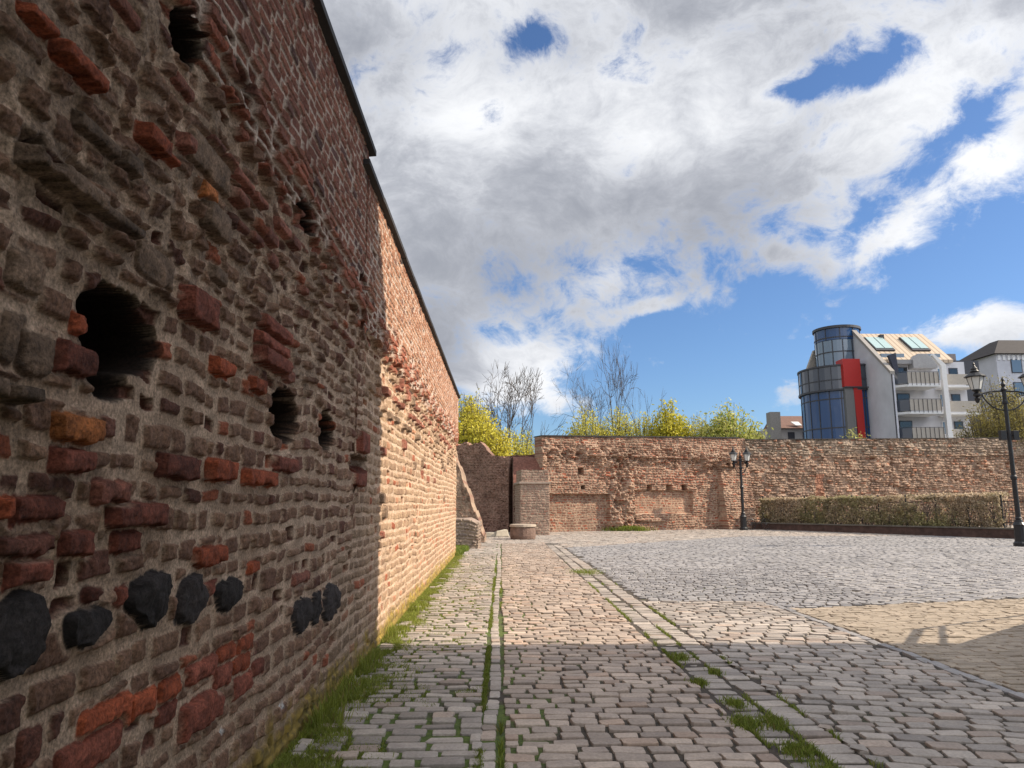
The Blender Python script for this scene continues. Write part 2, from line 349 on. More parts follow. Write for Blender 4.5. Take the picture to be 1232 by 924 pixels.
def setts(name, x0, x1, y0, y1, lx, ly, gap, rot, colfn, mat, test=None, jit=.02, dome=.004, hi=True, seed=1, rows='x', zoff=0., half=.5, clip=None):
    """running-bond stones inside a region; every stone a small rounded block"""
    rg = np.random.default_rng(seed)
    cx, cy = (x0+x1)/2, (y0+y1)/2; D = math.hypot(x1-x0, y1-y0)/2+.5
    if rot == 0: ax0, ax1, ay0, ay1 = x0, x1, y0, y1
    else: ax0, ax1, ay0, ay1 = cx-D, cx+D, cy-D, cy+D
    P = []; y = ay0
    while y < ay1:
        h = rg.uniform(*ly); x = ax0-rg.uniform(0, lx[1])*(1 if rot or half > 0 else 0)
        while x < ax1:
            l = rg.uniform(*lx); a0 = max(x, ax0) if rot == 0 else x; a1 = min(x+l, ax1) if rot == 0 else x+l
            if a1-a0 > .06: P.append(((a0+a1)/2, y+h/2, (a1-a0)/2, h/2))
            x += l
        y += h
    P = np.array(P); n = len(P)
    c_, s_ = math.cos(rot), math.sin(rot)
    gx = P[:, 0]; gy = P[:, 1]
    if rot: gx, gy = cx+(P[:, 0]-cx)*c_-(P[:, 1]-cy)*s_, cy+(P[:, 0]-cx)*s_+(P[:, 1]-cy)*c_
    # slow drift of the courses
    gx = gx+.03*fbm(gx, gy, 1.7, 2, seed+9); gy = gy+.05*fbm(gx, gy, 2.6, 2, seed+4)
    keep = np.ones(n, bool) if test is None else test(gx, gy)
    P = P[keep]; gx = gx[keep]; gy = gy[keep]; n = len(P)
    g2 = gap*rg.uniform(.35, .8, n); hx = P[:, 2]-g2; hy = P[:, 3]-gap*rg.uniform(.35, .75, n)
    ang = rot+rg.normal(0, jit, n)
    if hi: tmpl = np.array([(-1, -.72), (-.86, -1), (.86, -1), (1, -.72), (1, .72), (.86, 1), (-.86, 1), (-1, .72)])
    else: tmpl = np.array([(-1, -1), (1, -1), (1, 1), (-1, 1)])*1.0
    k = len(tmpl)
    jt = 1+rg.normal(0, .045 if hi else .02, (n, k, 2)); T = tmpl[None]*jt
    zt = rg.normal(0, .0045, n)+zoff; tilt = rg.normal(0, .026, (n, 2))
    levels = [(1.0, -.030, 0), (1.0, -.009, 1), (.965, -.002, 1), (.90, dome*.2, 1)] if hi else [(1, -.03, 0), (1, -.006, 1), (.86, 0, 1)]
    V = []
    for s, z, q in levels:
        lx_ = T[:, :, 0]*(hx-(1-s)*.5*np.minimum(hx, hy))[:, None]; ly_ = T[:, :, 1]*(hy-(1-s)*.5*np.minimum(hx, hy))[:, None]
        zz = z+zt[:, None]*q+(lx_*tilt[:, :1]+ly_*tilt[:, 1:])*q
        ca, sa = np.cos(ang)[:, None], np.sin(ang)[:, None]
        V.append(np.stack([gx[:, None]+lx_*ca-ly_*sa, gy[:, None]+lx_*sa+ly_*ca, zz], -1))
    V = np.stack(V, 1)                                     # n,levels,k,3
    if clip: V[..., 0] = np.clip(V[..., 0], clip[0]+.004*np.arange(len(levels))[None, :, None], clip[1]-.004*np.arange(len(levels))[None, :, None])
    nL = len(levels); per = nL*k+(1 if hi else 0)
    Vs = V.reshape(n, nL*k, 3)
    if hi: Vs = np.concatenate([Vs, np.stack([gx, gy, zt+dome], -1)[:, None]], 1)
    off = (np.arange(n)*per)[:, None, None]
    q = np.array([(l*k+i, l*k+(i+1) % k, (l+1)*k+(i+1) % k, (l+1)*k+i) for l in range(nL-1) for i in range(k)])[None]+off
    F = [q.reshape(-1, 4)]
    if hi: F.append((np.array([((nL-1)*k+i, (nL-1)*k+(i+1) % k, per-1) for i in range(k)])[None]+off).reshape(-1, 3))
    else: F.append((np.array([[(nL-1)*k+i for i in range(k)]])[None]+off).reshape(-1, 4))
    cc = colfn(gx, gy, rg, n)
    cc = np.repeat(cc[:, None], per, 1).reshape(-1, 3)
    o = npmesh(name, Vs.reshape(-1, 3), F, mat, None, cc, smooth=False); tag(o, kind='structure'); return o

def col_grey(gx, gy, rg, n):
    a = C(.33, .288, .255); b = C(.455, .395, .34); t = rg.random(n)
    c = L3(a, b, t)*rg.uniform(.72, 1.14, n)[:, None]
    pk = rg.random(n) < .12; c[pk] *= C(1.04, .95, .89)
    st = .5+.5*fbm(gx, gy, 1.2, 3, 3); return c*(.86+.2*st)[:, None]
def col_warm(gx, gy, rg, n): return col_grey(gx, gy, rg, n)*C(1.07, .985, .92)
def col_cool(gx, gy, rg, n):
    c = L3(C(.26, .25, .255), C(.36, .34, .33), rg.random(n))*rg.uniform(.85, 1.1, n)[:, None]
    return c*(.9+.12*fbm(gx, gy, 2.5, 3, 8))[:, None]
def col_buff(gx, gy, rg, n):
    c = L3(C(.32, .262, .20), C(.40, .33, .255), rg.random(n))*rg.uniform(.9, 1.08, n)[:, None]
    return c*(.92+.1*fbm(gx, gy, 1.5, 3, 5))[:, None]
# strip beside the wall, single sett band, lane, gutter, right field
setts('cobbled_strip', -1.41, -.135, 2.2, 24, (.19, .30), (.125, .165), .030, 0, col_grey, M['sett'], seed=2, jit=.03)
setts('sett_band', -.13, 0.0, 2.2, 38, (.13, .13), (.15, .22), .026, 0, col_grey, M['sett'], seed=3, half=0, zoff=-.008)
setts('lane_pavement', .01, 1.79, 2.2, 30, (.17, .27), (.125, .165), .024, 0, col_warm, M['sett'], seed=4, jit=.03)
setts('gutter', 1.80, 2.06, 2.2, 29, (.26, .26), (.13, .19), .026, 0, col_grey, M['sett'], seed=5, half=0, zoff=-.012)
setts('gutter', 2.07, 2.33, 2.2, 29, (.26, .26), (.13, .19), .026, 0, col_grey, M['sett'], seed=6, half=0, zoff=-.010)
def edge_y(x): return 11.4+(x-4.26)*.255
setts('square_pavement', 2.34, 4.40, 2.2, 16, (.19, .28), (.125, .17), .024, R(-9), col_grey, M['sett'], seed=7, jit=.03,
      test=lambda x, y: (x > 2.29) & (x < 4.36) & (y < 12.3) & (y > 2.2), clip=(2.345, 4.33))
setts('paving_edge', 4.34, 4.46, 2.2, 12.0, (.12, .12), (.2, .3), .014, 0, col_cool, M['sett'], seed=17, half=0)
setts('brick_paving', 4.47, 16, 2.2, 15, (.2, .2), (.1, .1), .007, 0, col_buff, M['brickpave'], seed=8, jit=.006, dome=.002, hi=False,
      test=lambda x, y: y < edge_y(x)-.05)
def far_t(x, y): return (x > 2.42) & (y > np.where(x > 4.3, edge_y(x)+.05, 12.3)) & (x < .9*y)
def in_dark(x, y):     # the grey field of the square, bounded by a curved edge
    return y < 27+ (x-2.4)*.95-np.maximum(x-12, 0)*.9
setts('square_cobbles', 2.4, 20, 11.3, 19, (.20, .29), (.17, .22), .028, R(38), col_cool, M['sett'], seed=9, jit=.03,
      test=lambda x, y: far_t(x, y) & (x > 6.2+(y-11.5)*.2) & (y < 17.5+.12*x))
setts('square_cobbles', 2.4, 20, 11.3, 21, (.15, .22), (.13, .17), .024, R(-14), col_cool, M['sett'], seed=10, jit=.03,
      test=lambda x, y: far_t(x, y) & (x <= 6.2+(y-11.5)*.2) & (y < 18+.12*x) )
setts('square_cobbles', 2.4, 34, 17, 42, (.20, .32), (.15, .22), .03, R(6), col_cool, M['sett'], seed=11, jit=.03, hi=False,
      test=lambda x, y: far_t(x, y) & ~(y < np.where(x <= 6.2+(y-11.5)*.2, 18+.12*x, 17.5+.12*x)) & in_dark(x, y))
setts('square_verge', -2.5, 36, 24, 52, (.22, .34), (.15, .22), .02, R(2), col_grey, M['sett'], seed=12, jit=.03, hi=False,
      test=lambda x, y: (((x > 2.42) & (y > 17) & ~in_dark(x, y)) | ((x <= 2.42) & (y > 30)) | ((x < -.14) & (y > 24))) & (y < 44.5+.3*x) & (x > -2.6))

# ---------------------------------------------------------------- LEFT WALL (relief of every stone)
def palette(kind, r2, r3):
    a, b, c = kind
    col = L3(a, b, r2); return np.where((r3 > .86)[..., None], c*(0.7+.5*r2)[..., None], col)
WX = -1.41
ys = [1.55]
while ys[-1] < 22.9: ys.append(ys[-1]+min(max(ys[-1]**2/1213*1.15, .0048), .021))
ys = np.array(ys); nz = 800
STEP = 6.95
H_ = np.where(ys < STEP, 5.20, 4.95)
tz = np.linspace(0, 1, nz)
Y = np.repeat(ys[None], nz, 0); Zw = -.05+tz[:, None]*(H_+.05)[None]
sdA, a1, a2, a3 = stones(Y, Zw, (.095, .145), (.13, .28), 21, .040, .42)
sdS, s1, s2, s3 = stones(Y, Zw, (.095, .13), (.17, .36), 33, .026, .45)
sdB, b1, b2, b3 = stones(Y, Zw, (.080, .088), (.16, .30), 27, .008, .15)
nz1 = fbm(Y, Zw, .5, 3, 50); nz2 = fbm(Y, Zw, .16, 3, 51); nz3 = fbm(Y, Zw, .045, 3, 52); nz4 = fbm(Y, Zw, .018, 3, 53)
# zones
zb = np.interp(Y, [1.5, 2.6, 3.4, 4.6, 6.5, 8, 23], [3.95, 3.75, 3.62, 3.55, 3.4, 3.36, 3.46])
isB = sstep(-.02, .02, Zw-zb-.16*nz1-.09*nz2)            # brick facing on top
isS = sstep(-.1, .1, Y-6.2+1.2*nz1+np.clip(.9-Zw, -1, 1)*.8)*(1-isB)   # smaller coursed stones further on
rough = sstep(0, .25, Zw-2.35+.3*nz1+.2*nz2)*(1-isB)*sstep(0, .6, 6.2-Y+nz1)  # heavily mortared upper zone
core = np.clip(sstep(2.5, 2.75, Zw+.25*nz1)*(1-isB)*sstep(7, 8, Y)*(.45+nz2+.4*nz1)*1.6, 0, 1)
sdM = np.where(isB > .5, sdB, np.where(isS > .5, sdS, sdA))
r1 = np.where(isB > .5, b1, np.where(isS > .5, s1, a1)); r2 = np.where(isB > .5, b2, np.where(isS > .5, s2, a2)); r3 = np.where(isB > .5, b3, np.where(isS > .5, s3, a3))
jt = np.where(isB > .5, .0088, np.where(isS > .5, .0135, .019)+.007*nz1)+.010*rough*(nz2+.2)
s = sdM-jt+.0040*nz3*(1-.5*isB)+.0016*nz4
st = sstep(0, np.where(isB > .5, .004, .007), s)
h = .010*nz1*(1-isB)+.006*nz2+.0035*nz3*(1-.6*isB)
h = h+st*(np.where(isB > .5, .004+.012*r1, .006+.019*r1*(1+.8*rough))+.12*np.clip(s, 0, .04)*(1-isB)+.007*nz3+.0042*nz4)
h = h*(1-.35*isS)+.03*isB
lost = (r3 > .93) & (isB < .5)                                # stones weathered back
h = np.where(lost, h-st*.045*(1-.4*nz2), h)
lostB = (isB > .5) & (b3 > .95); h = np.where(lostB, h-st*.03, h)
h = h-core*.035+core*.04*np.where(r1 > .6, r1, -r1)*st
h = h+rough*.028*nz2+rough*.012*nz3
# brick facing spalled near its ragged lower edge
edg = np.exp(-((Zw-zb-.12)/.28)**2)*sstep(1.5, 2.5, Y)
h = h+edg*(.035*np.where(r1 > .5, 1, -1)*st+.02*nz2)
mort = L3(C(.60, .44, .32), C(.45, .32, .225), sstep(-.6, .6, nz2))
rub = palette((C(.18, .095, .062), C(.29, .17, .108), C(.16, .068, .046)), r2, r3)
sml = palette((C(.23, .145, .092), C(.33, .225, .142), C(.34, .17, .10)), r2, r3)
brk = palette((C(.20, .075, .05), C(.31, .12, .075), C(.13, .06, .05)), r2, r3)
redd = (r1*7.31 % 1 > .955) & (isB < .5)
far = sstep(6.8, 8.2, Y)  # sunlit stretch: sunlight put into lighter stone, brick and mortar colours
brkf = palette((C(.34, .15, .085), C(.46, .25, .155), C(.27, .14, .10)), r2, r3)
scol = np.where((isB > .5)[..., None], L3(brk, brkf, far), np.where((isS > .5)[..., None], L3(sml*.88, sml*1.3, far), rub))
scol = np.where(redd[..., None], C(.33, .10, .05), scol)
edgc = np.where((edg*(1+nz2) > .55)[..., None] & (r2 > .35)[..., None], C(.30, .10, .06)*(0.6+.7*r1)[..., None], scol)
scol = np.where((isB < .5)[..., None] | (r2 > .3)[..., None], edgc, scol)
mB = np.broadcast_to(C(.56, .45, .37), mort.shape)
mort = np.where((isB > .5)[..., None], mB, mort)
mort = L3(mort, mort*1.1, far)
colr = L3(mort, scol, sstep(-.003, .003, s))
colr = colr*(1+.18*nz3+.12*nz4)[..., None]*(1-.22*rough*(nz2 > .1))[..., None]
# weather streaks under the top
colr *= (1-.12*np.clip(nz1, 0, 1))[..., None]
RED = C(.40, .095, .04); DRED = C(.22, .065, .04); BAS = C(.026, .021, .020); GRY = C(.25, .165, .11); BR = C(.24, .09, .06); ORG = C(.50, .17, .05)
def patch(kind, y0, y1, z0, z1, hh, c, rnd=.3, edge=.020, rot=0, slope=0):
    """one individually placed stone, brick or putlog hole"""
    global h, colr
    pad = .08
    i0 = max(np.searchsorted(ys, y0-pad)-1, 0); i1 = np.searchsorted(ys, y1+pad)+1
    yy = Y[:, i0:i1]; zz = Zw[:, i0:i1]
    rows_ = np.where((zz.min(1) < z1+pad+.02) & (zz.max(1) > z0-pad-.02))[0]
    if len(rows_) == 0: return
    sl2 = (slice(rows_[0], rows_[-1]+1), slice(i0, i1))
    yy = Y[sl2]; zz = Zw[sl2]; cu, cv_ = (y0+y1)/2, (z0+z1)/2; hw, hh_ = (y1-y0)/2, (z1-z0)/2
    n_ = nz2[sl2]; n3_ = nz3[sl2]; n4_ = nz4[sl2]
    du = (yy-cu)+edge*n_; dv = (zz-cv_)-slope*du+edge*.8*n3_
    if kind == 'oval':
        q = np.hypot(du/hw*(1+.18*np.sin(3*np.arctan2(dv, du)+cu*9)), dv/hh_); sd = (1-q)*min(hw, hh_)
    else:
        rr = rnd*min(hw, hh_); a = np.abs(du)-(hw-rr); b = np.abs(dv)-(hh_-rr)
        sd = rr-np.hypot(np.maximum(a, 0), np.maximum(b, 0))-np.minimum(np.maximum(a, b), 0)
    if kind == 'hole':
        q = (np.abs(du/hw)**2.6+np.abs(dv/hh_)**2.6)**(1/2.6); sd = (1-q*(1+.22*n_+.06*n3_))*min(hw, hh_)
        t = sstep(.002, .040, sd); hs = h[sl2]; h[sl2] = hs*(1-t)+(-abs(hh)+.02*n_)*t
        colr[sl2] = L3(colr[sl2], np.broadcast_to(C(.022, .013, .009), colr[sl2].shape) if abs(hh) > .2 else colr[sl2]*.6, sstep(-.006, .010, sd)); return  # hole colour darkened, shade of the recess put into the tone
    # mortar bed round the stone
    bed = sstep(-.03, -.008, sd)
    hs = h[sl2]; hs = hs*(1-bed)+(.002+.003*n3_)*bed
    colr[sl2] = L3(colr[sl2], mort[sl2]*(1+.15*n4_)[..., None], bed*.9)
    if kind == 'b': hh = hh*.72; c = c*(1-.35*np.clip(n_*1.6, 0, 1)+.2*n3_)[..., None]*np.array([1, 1, 1.0])
    t = sstep(0, .006, sd+.004*n3_); tc__ = sstep(-.011, -.003, sd+.004*n3_)
    top = hh+.20*np.clip(sd, 0, .04)+.005*n3_+.0025*n4_
    if kind == 'oval': top = hh*.6+.16*np.clip(sd, 0, .07)+.03*np.abs(n_)+.012*np.abs(n3_)-.008; c = c*(1+.9*np.clip(n_, 0, 1)+.4*np.abs(n3_))[..., None] if kind == 'oval' else c
    h[sl2] = hs*(1-t)+top*t
    colr[sl2] = L3(colr[sl2], np.broadcast_to(c, colr[sl2].shape)*(1+.25*n3_+.2*n4_)[..., None], tc__)
def pbox(kind, x0, y0, x1, y1, hh, c=None, **k):
    yc = (y0+y1)/2; ya, _ = onwall(x0, yc); yb, _ = onwall(x1, yc); xc = (x0+x1)/2
    _, za = onwall(xc, y1); _, zb_ = onwall(xc, y0)
    patch(kind, max(ya, 1.5), max(yb, 1.6), za, zb_, hh, c, **k)
# projecting ledges (courses of thin bricks and slabs)
def ledge(y0, y1, z, th, hh, c, wob=.02, gapp=.25, ln0=.12, ln1=.3, seed=0):
    rg = random.Random(seed); y = y0
    while y < y1:
        l = rg.uniform(ln0, ln1)
        if rg.random() > gapp: patch('b', y, min(y+l, y1), z-th/2+rg.uniform(-wob, wob), z+th/2+rg.uniform(-wob, wob)*.5, hh*rg.uniform(.6, 1.3), c*rg.uniform(.6, 1.2), rnd=.3, edge=.012)
        y += l+.012
ledge(1.9, 2.9, 3.03, .055, .075, RED, seed=1, gapp=.1)
ledge(2.9, 4.6, 3.18, .065, .07, BR, seed=2, gapp=.3)
ledge(3.2, 5.6, 3.32, .065, .06, BR*1.2, seed=3, gapp=.45)
ledge(3.6, 6.6, 3.08, .06, .06, BR, seed=12, gapp=.55)
ledge(1.6, 2.75, 2.62, .05, .09, GRY*.8, seed=4, gapp=.12, ln0=.3, ln1=.5)
ledge(1.6, 2.1, 1.90, .06, .10, GRY*.9, seed=5, gapp=0, ln0=.3, ln1=.4)
ledge(2.2, 2.6, 2.86, .06, .08, GRY*.6, seed=6, gapp=.1)
ledge(2.9, 3.5, 2.72, .06, .08, GRY*.9, seed=7, gapp=.2)
ledge(1.8, 3.0, 3.42, .06, .05, BR*.8, seed=8, gapp=.4)
ledge(8.2, 14, 2.95, .07, .07, BR*1.4, seed=9, gapp=.6)
ledge(9, 20, 3.15, .07, .07, BR*1.5, seed=10, gapp=.6)
ledge(8, 12, 2.7, .08, .08, GRY*.9, seed=11, gapp=.75)
for a in [(65, 500, 118, 532, .06, ORG*.8), (60, 540, 103, 568, .07, DRED), (215, 350, 250, 390, .10, DRED), (0, 598, 14, 625, .05, RED), (17, 598, 75, 627, .035, DRED), (10, 674, 52, 705, .06, DRED*1.2),
          (130, 605, 190, 633, .08, DRED*.8), (112, 578, 150, 604, .05, BR), (248, 553, 276, 578, .08, RED*.8), (292, 566, 328, 584, .07, RED*.9), (330, 551, 356, 568, .05, DRED), (95, 848, 154, 886, .03, RED*1.1),
          (70, 888, 142, 924, .03, DRED*1.3), (158, 832, 186, 860, .025, RED), (192, 818, 215, 845, .025, RED*.9), (190, 848, 212, 868, .02, DRED), (218, 838, 262, 876, .05, DRED*1.1), (233, 658, 268, 680, .05, RED*.7),
          (252, 432, 275, 452, .07, RED), (300, 455, 317, 472, .06, RED*.8), (310, 388, 345, 405, .08, DRED*1.3), (306, 408, 343, 424, .07, DRED*1.3), (306, 428, 350, 447, .11, DRED*1.1), (340, 445, 352, 460, .05, BR),
          (85, 378, 108, 402, .04, RED*.8), (68, 415, 116, 452, .05, DRED*.7), (240, 222, 257, 243, .05, ORG), (225, 795, 260, 817, .03, DRED*1.4), (262, 777, 283, 795, .02, RED*.8), (286, 766, 304, 786, .02, RED*.7),
          (258, 802, 278, 826, .025, DRED*1.3), (280, 790, 300, 808, .02, RED*.7), (282, 812, 305, 834, .025, DRED*1.3), (304, 795, 318, 812, .02, DRED), (75, 640, 105, 668, .05, DRED), (135, 640, 165, 665, .04, DRED*.9),
          (190, 548, 232, 575, .07, DRED*.7), (0, 645, 60, 667, .04, BR*.7), (140, 706, 160, 728, .03, DRED), (298, 676, 310, 690, .04, RED), (245, 700, 262, 715, .02, DRED), (20, 880, 50, 920, .02, BR*.7),
          (430, 520, 440, 545, .08, DRED), (425, 560, 438, 585, .06, DRED), (352, 690, 372, 702, .03, BR)]:
    pbox('b', *a)
for a in [(-25, 712, 55, 818, .05, BAS*1.3), (70, 728, 131, 782, .05, BAS), (98, 706, 122, 722, .05, DRED*.4), (155, 684, 205, 756, .06, BAS*.9), (209, 690, 247, 751, .05, BAS*1.6), (257, 694, 291, 737, .05, BAS), (350, 718, 374, 764, .05, BAS*1.2), (373, 710, 386, 752, .04, BAS), (385, 700, 407, 748, .05, BAS*1.5)]:
    xm_, ym_ = (a[0]+a[2])/2, (a[1]+a[3])/2; a = (xm_+(a[0]-xm_)*.88, ym_+(a[1]-ym_)*.9, xm_+(a[2]-xm_)*.88, ym_+(a[3]-ym_)*.9)+a[4:]; pbox('oval', *a, edge=.028)
for a in [(10, 305, 50, 350, .03, GRY), (0, 375, 30, 440, .02, GRY*.7), (22, 400, 62, 450, .03, GRY*.65), (165, 300, 210, 340, .02, GRY*1.05), (225, 175, 275, 215, .04, GRY), (242, 250, 268, 285, .08, GRY*.8), (120, 640, 125, 650, .02, GRY)]:
    pbox('b', *a)
for a in [(92, 345, 192, 452, .42), (106, 405, 158, 484, .38), (204, 14, 240, 78, .35), (356, 240, 378, 284, .32), (325, 468, 362, 530, .35), (384, 494, 402, 542, .35), (268, 72, 300, 108, .06), (430, 330, 440, 350, .08),
          (60, 190, 140, 215, .04), (20, 150, 60, 200, .04), (420, 545, 440, 570, .1)]:
    pbox('hole', *a[:4], a[4], edge=.03)
for i in range(46):     # small recesses and projecting lumps in the sunlit rubble band
    y_ = RNG.uniform(8.3, 19); z_ = RNG.uniform(1.9, 3.3) if i % 3 else RNG.uniform(.6, 2.2); l_ = RNG.uniform(.1, .28); q_ = RNG.uniform(.07, .16)
    if i % 2: patch('hole', y_, y_+l_, z_, z_+q_, .09, None, edge=.03)
    else: patch('b', y_, y_+l_, z_, z_+q_, .06, GRY*.9 if i % 4 else BR*1.2, edge=.03)
for (x_, y_) in [(268, 884), (340, 850), (338, 848)]:   # white paint spots
    yy_, zz_ = onwall(x_, y_)
    q = np.hypot((Y-yy_)/.045, (Zw-zz_)/.05); t = sstep(.35, -.2, q+.5*nz3+.6*nz4-.3); colr = L3(colr, np.broadcast_to(C(.8, .8, .8), colr.shape), t)
V = np.stack([WX+h-.01, Y, Zw], -1).reshape(-1, 3); nY = len(ys)
idx = np.arange(nz*nY).reshape(nz, nY)
q = np.stack([idx[:-1, :-1], idx[:-1, 1:], idx[1:, 1:], idx[1:, :-1]], -1).reshape(-1, 4)
# thickness: the rim runs back to a rear face 0.9 m behind
rim = np.concatenate([idx[0, :], idx[1:, -1], idx[-1, -2::-1], idx[-2:0:-1, 0]])
Vb = V[rim].copy(); Vb[:, 0] = WX-.9; nb_ = len(rim); o0 = len(V)
br = np.arange(nb_); qr = np.stack([rim, o0+br, o0+(br+1) % nb_, np.roll(rim, -1)], -1)
# rear face as quads between bottom and top rows of the rim
bot = o0+np.arange(nY); top = o0+(nY+nz-2)+np.arange(nY)   # top runs from far to near
qb = np.stack([bot[:-1], top[::-1][:-1], top[::-1][1:], bot[1:]], -1)
wall = empty('masonry_wall', (0, 0, 0), 0, 'tall old stone and brick wall running along the left, its near half in shade', 'wall')
cc = np.concatenate([colr.reshape(-1, 3), colr.reshape(-1, 3)[rim]])
npmesh('stonework', np.concatenate([V, Vb]), [q, qr, qb], M['nearwall'], wall, np.clip(cc, .004, .9), smooth=True)
del sdA, sdS, sdB, V
cb = MB(); y = 1.0
rgc = random.Random(3)
def coping(y0, y1, z):
    c_ = MB(); y = y0
    while y < y1-.01:
        l = min(rgc.uniform(.7, 1.1), y1-y); dz = rgc.uniform(-.006, .006)
        c_.add([(-2.4, y, z-.1+dz), (-1.32, y, z+dz), (-1.32, y+l-.008, z+dz), (-2.4, y+l-.008, z-.1+dz), (-2.4, y, z-.04+dz), (-1.32, y, z+.055+dz), (-1.32, y+l-.008, z+.055+dz), (-2.4, y+l-.008, z-.04+dz)],
               [(3, 2, 1, 0), (4, 5, 6, 7), (0, 1, 5, 4), (1, 2, 6, 5), (2, 3, 7, 6), (3, 0, 4, 7)])
        y += l
    return c_
coping(1.2, STEP+.1, 5.205).build('coping', M['coping'], wall)
coping(STEP-.25, 22.95, 4.955).build('coping', M['coping'], wall)
# ---------------------------------------------------------------- FAR WALLS
def relief_wall(name, P0, P1, Hfn, step, nzr, seed, feat=None, pal=None, amp=1.25, thick=.9, hr=(.11, .17), wr=(.16, .42), parent=None, label=None, cat=None, warp=.06, corefn=None, mortar=C(.34, .245, .175)):
    """free-standing wall from P0 to P1; its modelled face looks to the right-hand normal (towards the viewer)"""
    P0 = np.array(P0, float); P1 = np.array(P1, float); Ln = np.linalg.norm(P1-P0); d = (P1-P0)/Ln; nrm = np.array([d[1], -d[0]])
    us = np.linspace(0, Ln, max(int(Ln/step), 4)+1); Hh = Hfn(us); t = np.linspace(0, 1, nzr)
    U_ = np.repeat(us[None], nzr, 0); Z_ = -.05+t[:, None]*(Hh+.05)[None]
    sd, q1, q2, q3 = stones(U_, Z_, hr, wr, seed, warp, .4)
    n1_ = fbm(U_, Z_, 1.6, 3, seed+1); n2_ = fbm(U_, Z_, .5, 3, seed+2); n3_ = fbm(U_, Z_, .14, 2, seed+3)
    cr = corefn(U_, Z_, n1_, n2_) if corefn else np.clip(.35+n1_, 0, 1)
    s_ = sstep(.0, .03, sd-.012-.01*n2_)
    hgt = s_*(.02+(.02+.075*cr)*(q1-.2))*amp+amp*(.035*n1_+(.02+.045*cr)*n2_+.02*n3_)
    hgt -= amp*.10*(q3 > .93)*s_*cr
    a, b, c = pal or (C(.20, .095, .065), C(.34, .185, .125), C(.29, .09, .05))
    cl = L3(a, b, q2); cl = np.where((q3 > .8)[..., None], c*(0.7+.6*q1)[..., None], cl)
    cl = L3(np.broadcast_to(mortar, cl.shape), cl, s_)*(1+.25*n1_+.22*n2_+.15*n3_)[..., None]
    if feat: hgt, cl = feat(U_, Z_, hgt, cl, n1_, n2_, n3_, q1, s_)
    hgt = np.clip(hgt, -.7, 3)
    P = np.stack([P0[0]+d[0]*U_+nrm[0]*hgt, P0[1]+d[1]*U_+nrm[1]*hgt, Z_], -1)
    V = P.reshape(-1, 3); nu = len(us); ix = np.arange(nzr*nu).reshape(nzr, nu)
    q = np.stack([ix[:-1, :-1], ix[:-1, 1:], ix[1:, 1:], ix[1:, :-1]], -1).reshape(-1, 4)
    rim = np.concatenate([ix[0, :], ix[1:, -1], ix[-1, -2::-1], ix[-2:0:-1, 0]])
    Vb = V[rim].copy(); tt = ((Vb[:, :2]-P0)@d)[:, None]; Vb[:, :2] = P0+d*tt-nrm*thick
    nb = len(rim); o0 = len(V); br = np.arange(nb); qr = np.stack([rim, o0+br, o0+(br+1) % nb, np.roll(rim, -1)], -1)
    bot = o0+np.arange(nu); top = o0+(nu+nzr-2)+np.arange(nu); qb = np.stack([bot[:-1], top[::-1][:-1], top[::-1][1:], bot[1:]], -1)
    cf = cl.reshape(-1, 3); cc = np.concatenate([cf, cf[rim]])
    o = npmesh(name, np.concatenate([V, Vb]), [q, qr, qb], M['farwall'], parent, np.clip(cc, .01, .8), smooth=False)
    if label: tag(o, label, cat)
    return d, nrm, Ln, us, Hh
def cap_on(P0, d, nrm, u0, u1, z, parent, over=.08, th=.07, thick=.95, zf=None):
    c_ = MB(); u = u0
    while u < u1-.01:
        l = min(1.0, u1-u); za = z if zf is None else float(np.interp(u, *zf)); zb2 = z if zf is None else float(np.interp(u+l, *zf))
        a = np.array(P0)+d*u; b = np.array(P0)+d*(u+l-.01)
        pts = [a+nrm*over, b+nrm*over, b-nrm*thick, a-nrm*thick]
        zs = [za, zb2, zb2, za]
        c_.add([(p[0], p[1], q) for p, q in zip(pts, zs)]+[(p[0], p[1], q+th) for p, q in zip(pts, zs)], [(3, 2, 1, 0), (4, 5, 6, 7), (0, 1, 5, 4), (1, 2, 6, 5), (2, 3, 7, 6), (3, 0, 4, 7)])
        u += l
    return c_.build('coping', M['coping'], parent)
PA = at(652, 606, 41.4)[:2]; PB = at(900, 606, 47.6)[:2]
dAB = (PB-PA)/np.linalg.norm(PB-PA); LAB = np.linalg.norm(PB-PA)
def hit(px, py, P0, d):      # along-wall coordinate and height where a sight line meets a wall plane
    v = ray(px, py); A = np.array([[v[0], -d[0]], [v[1], -d[1]]]); k, u = np.linalg.solve(A, P0)
    return u, 1.6+v[2]*k
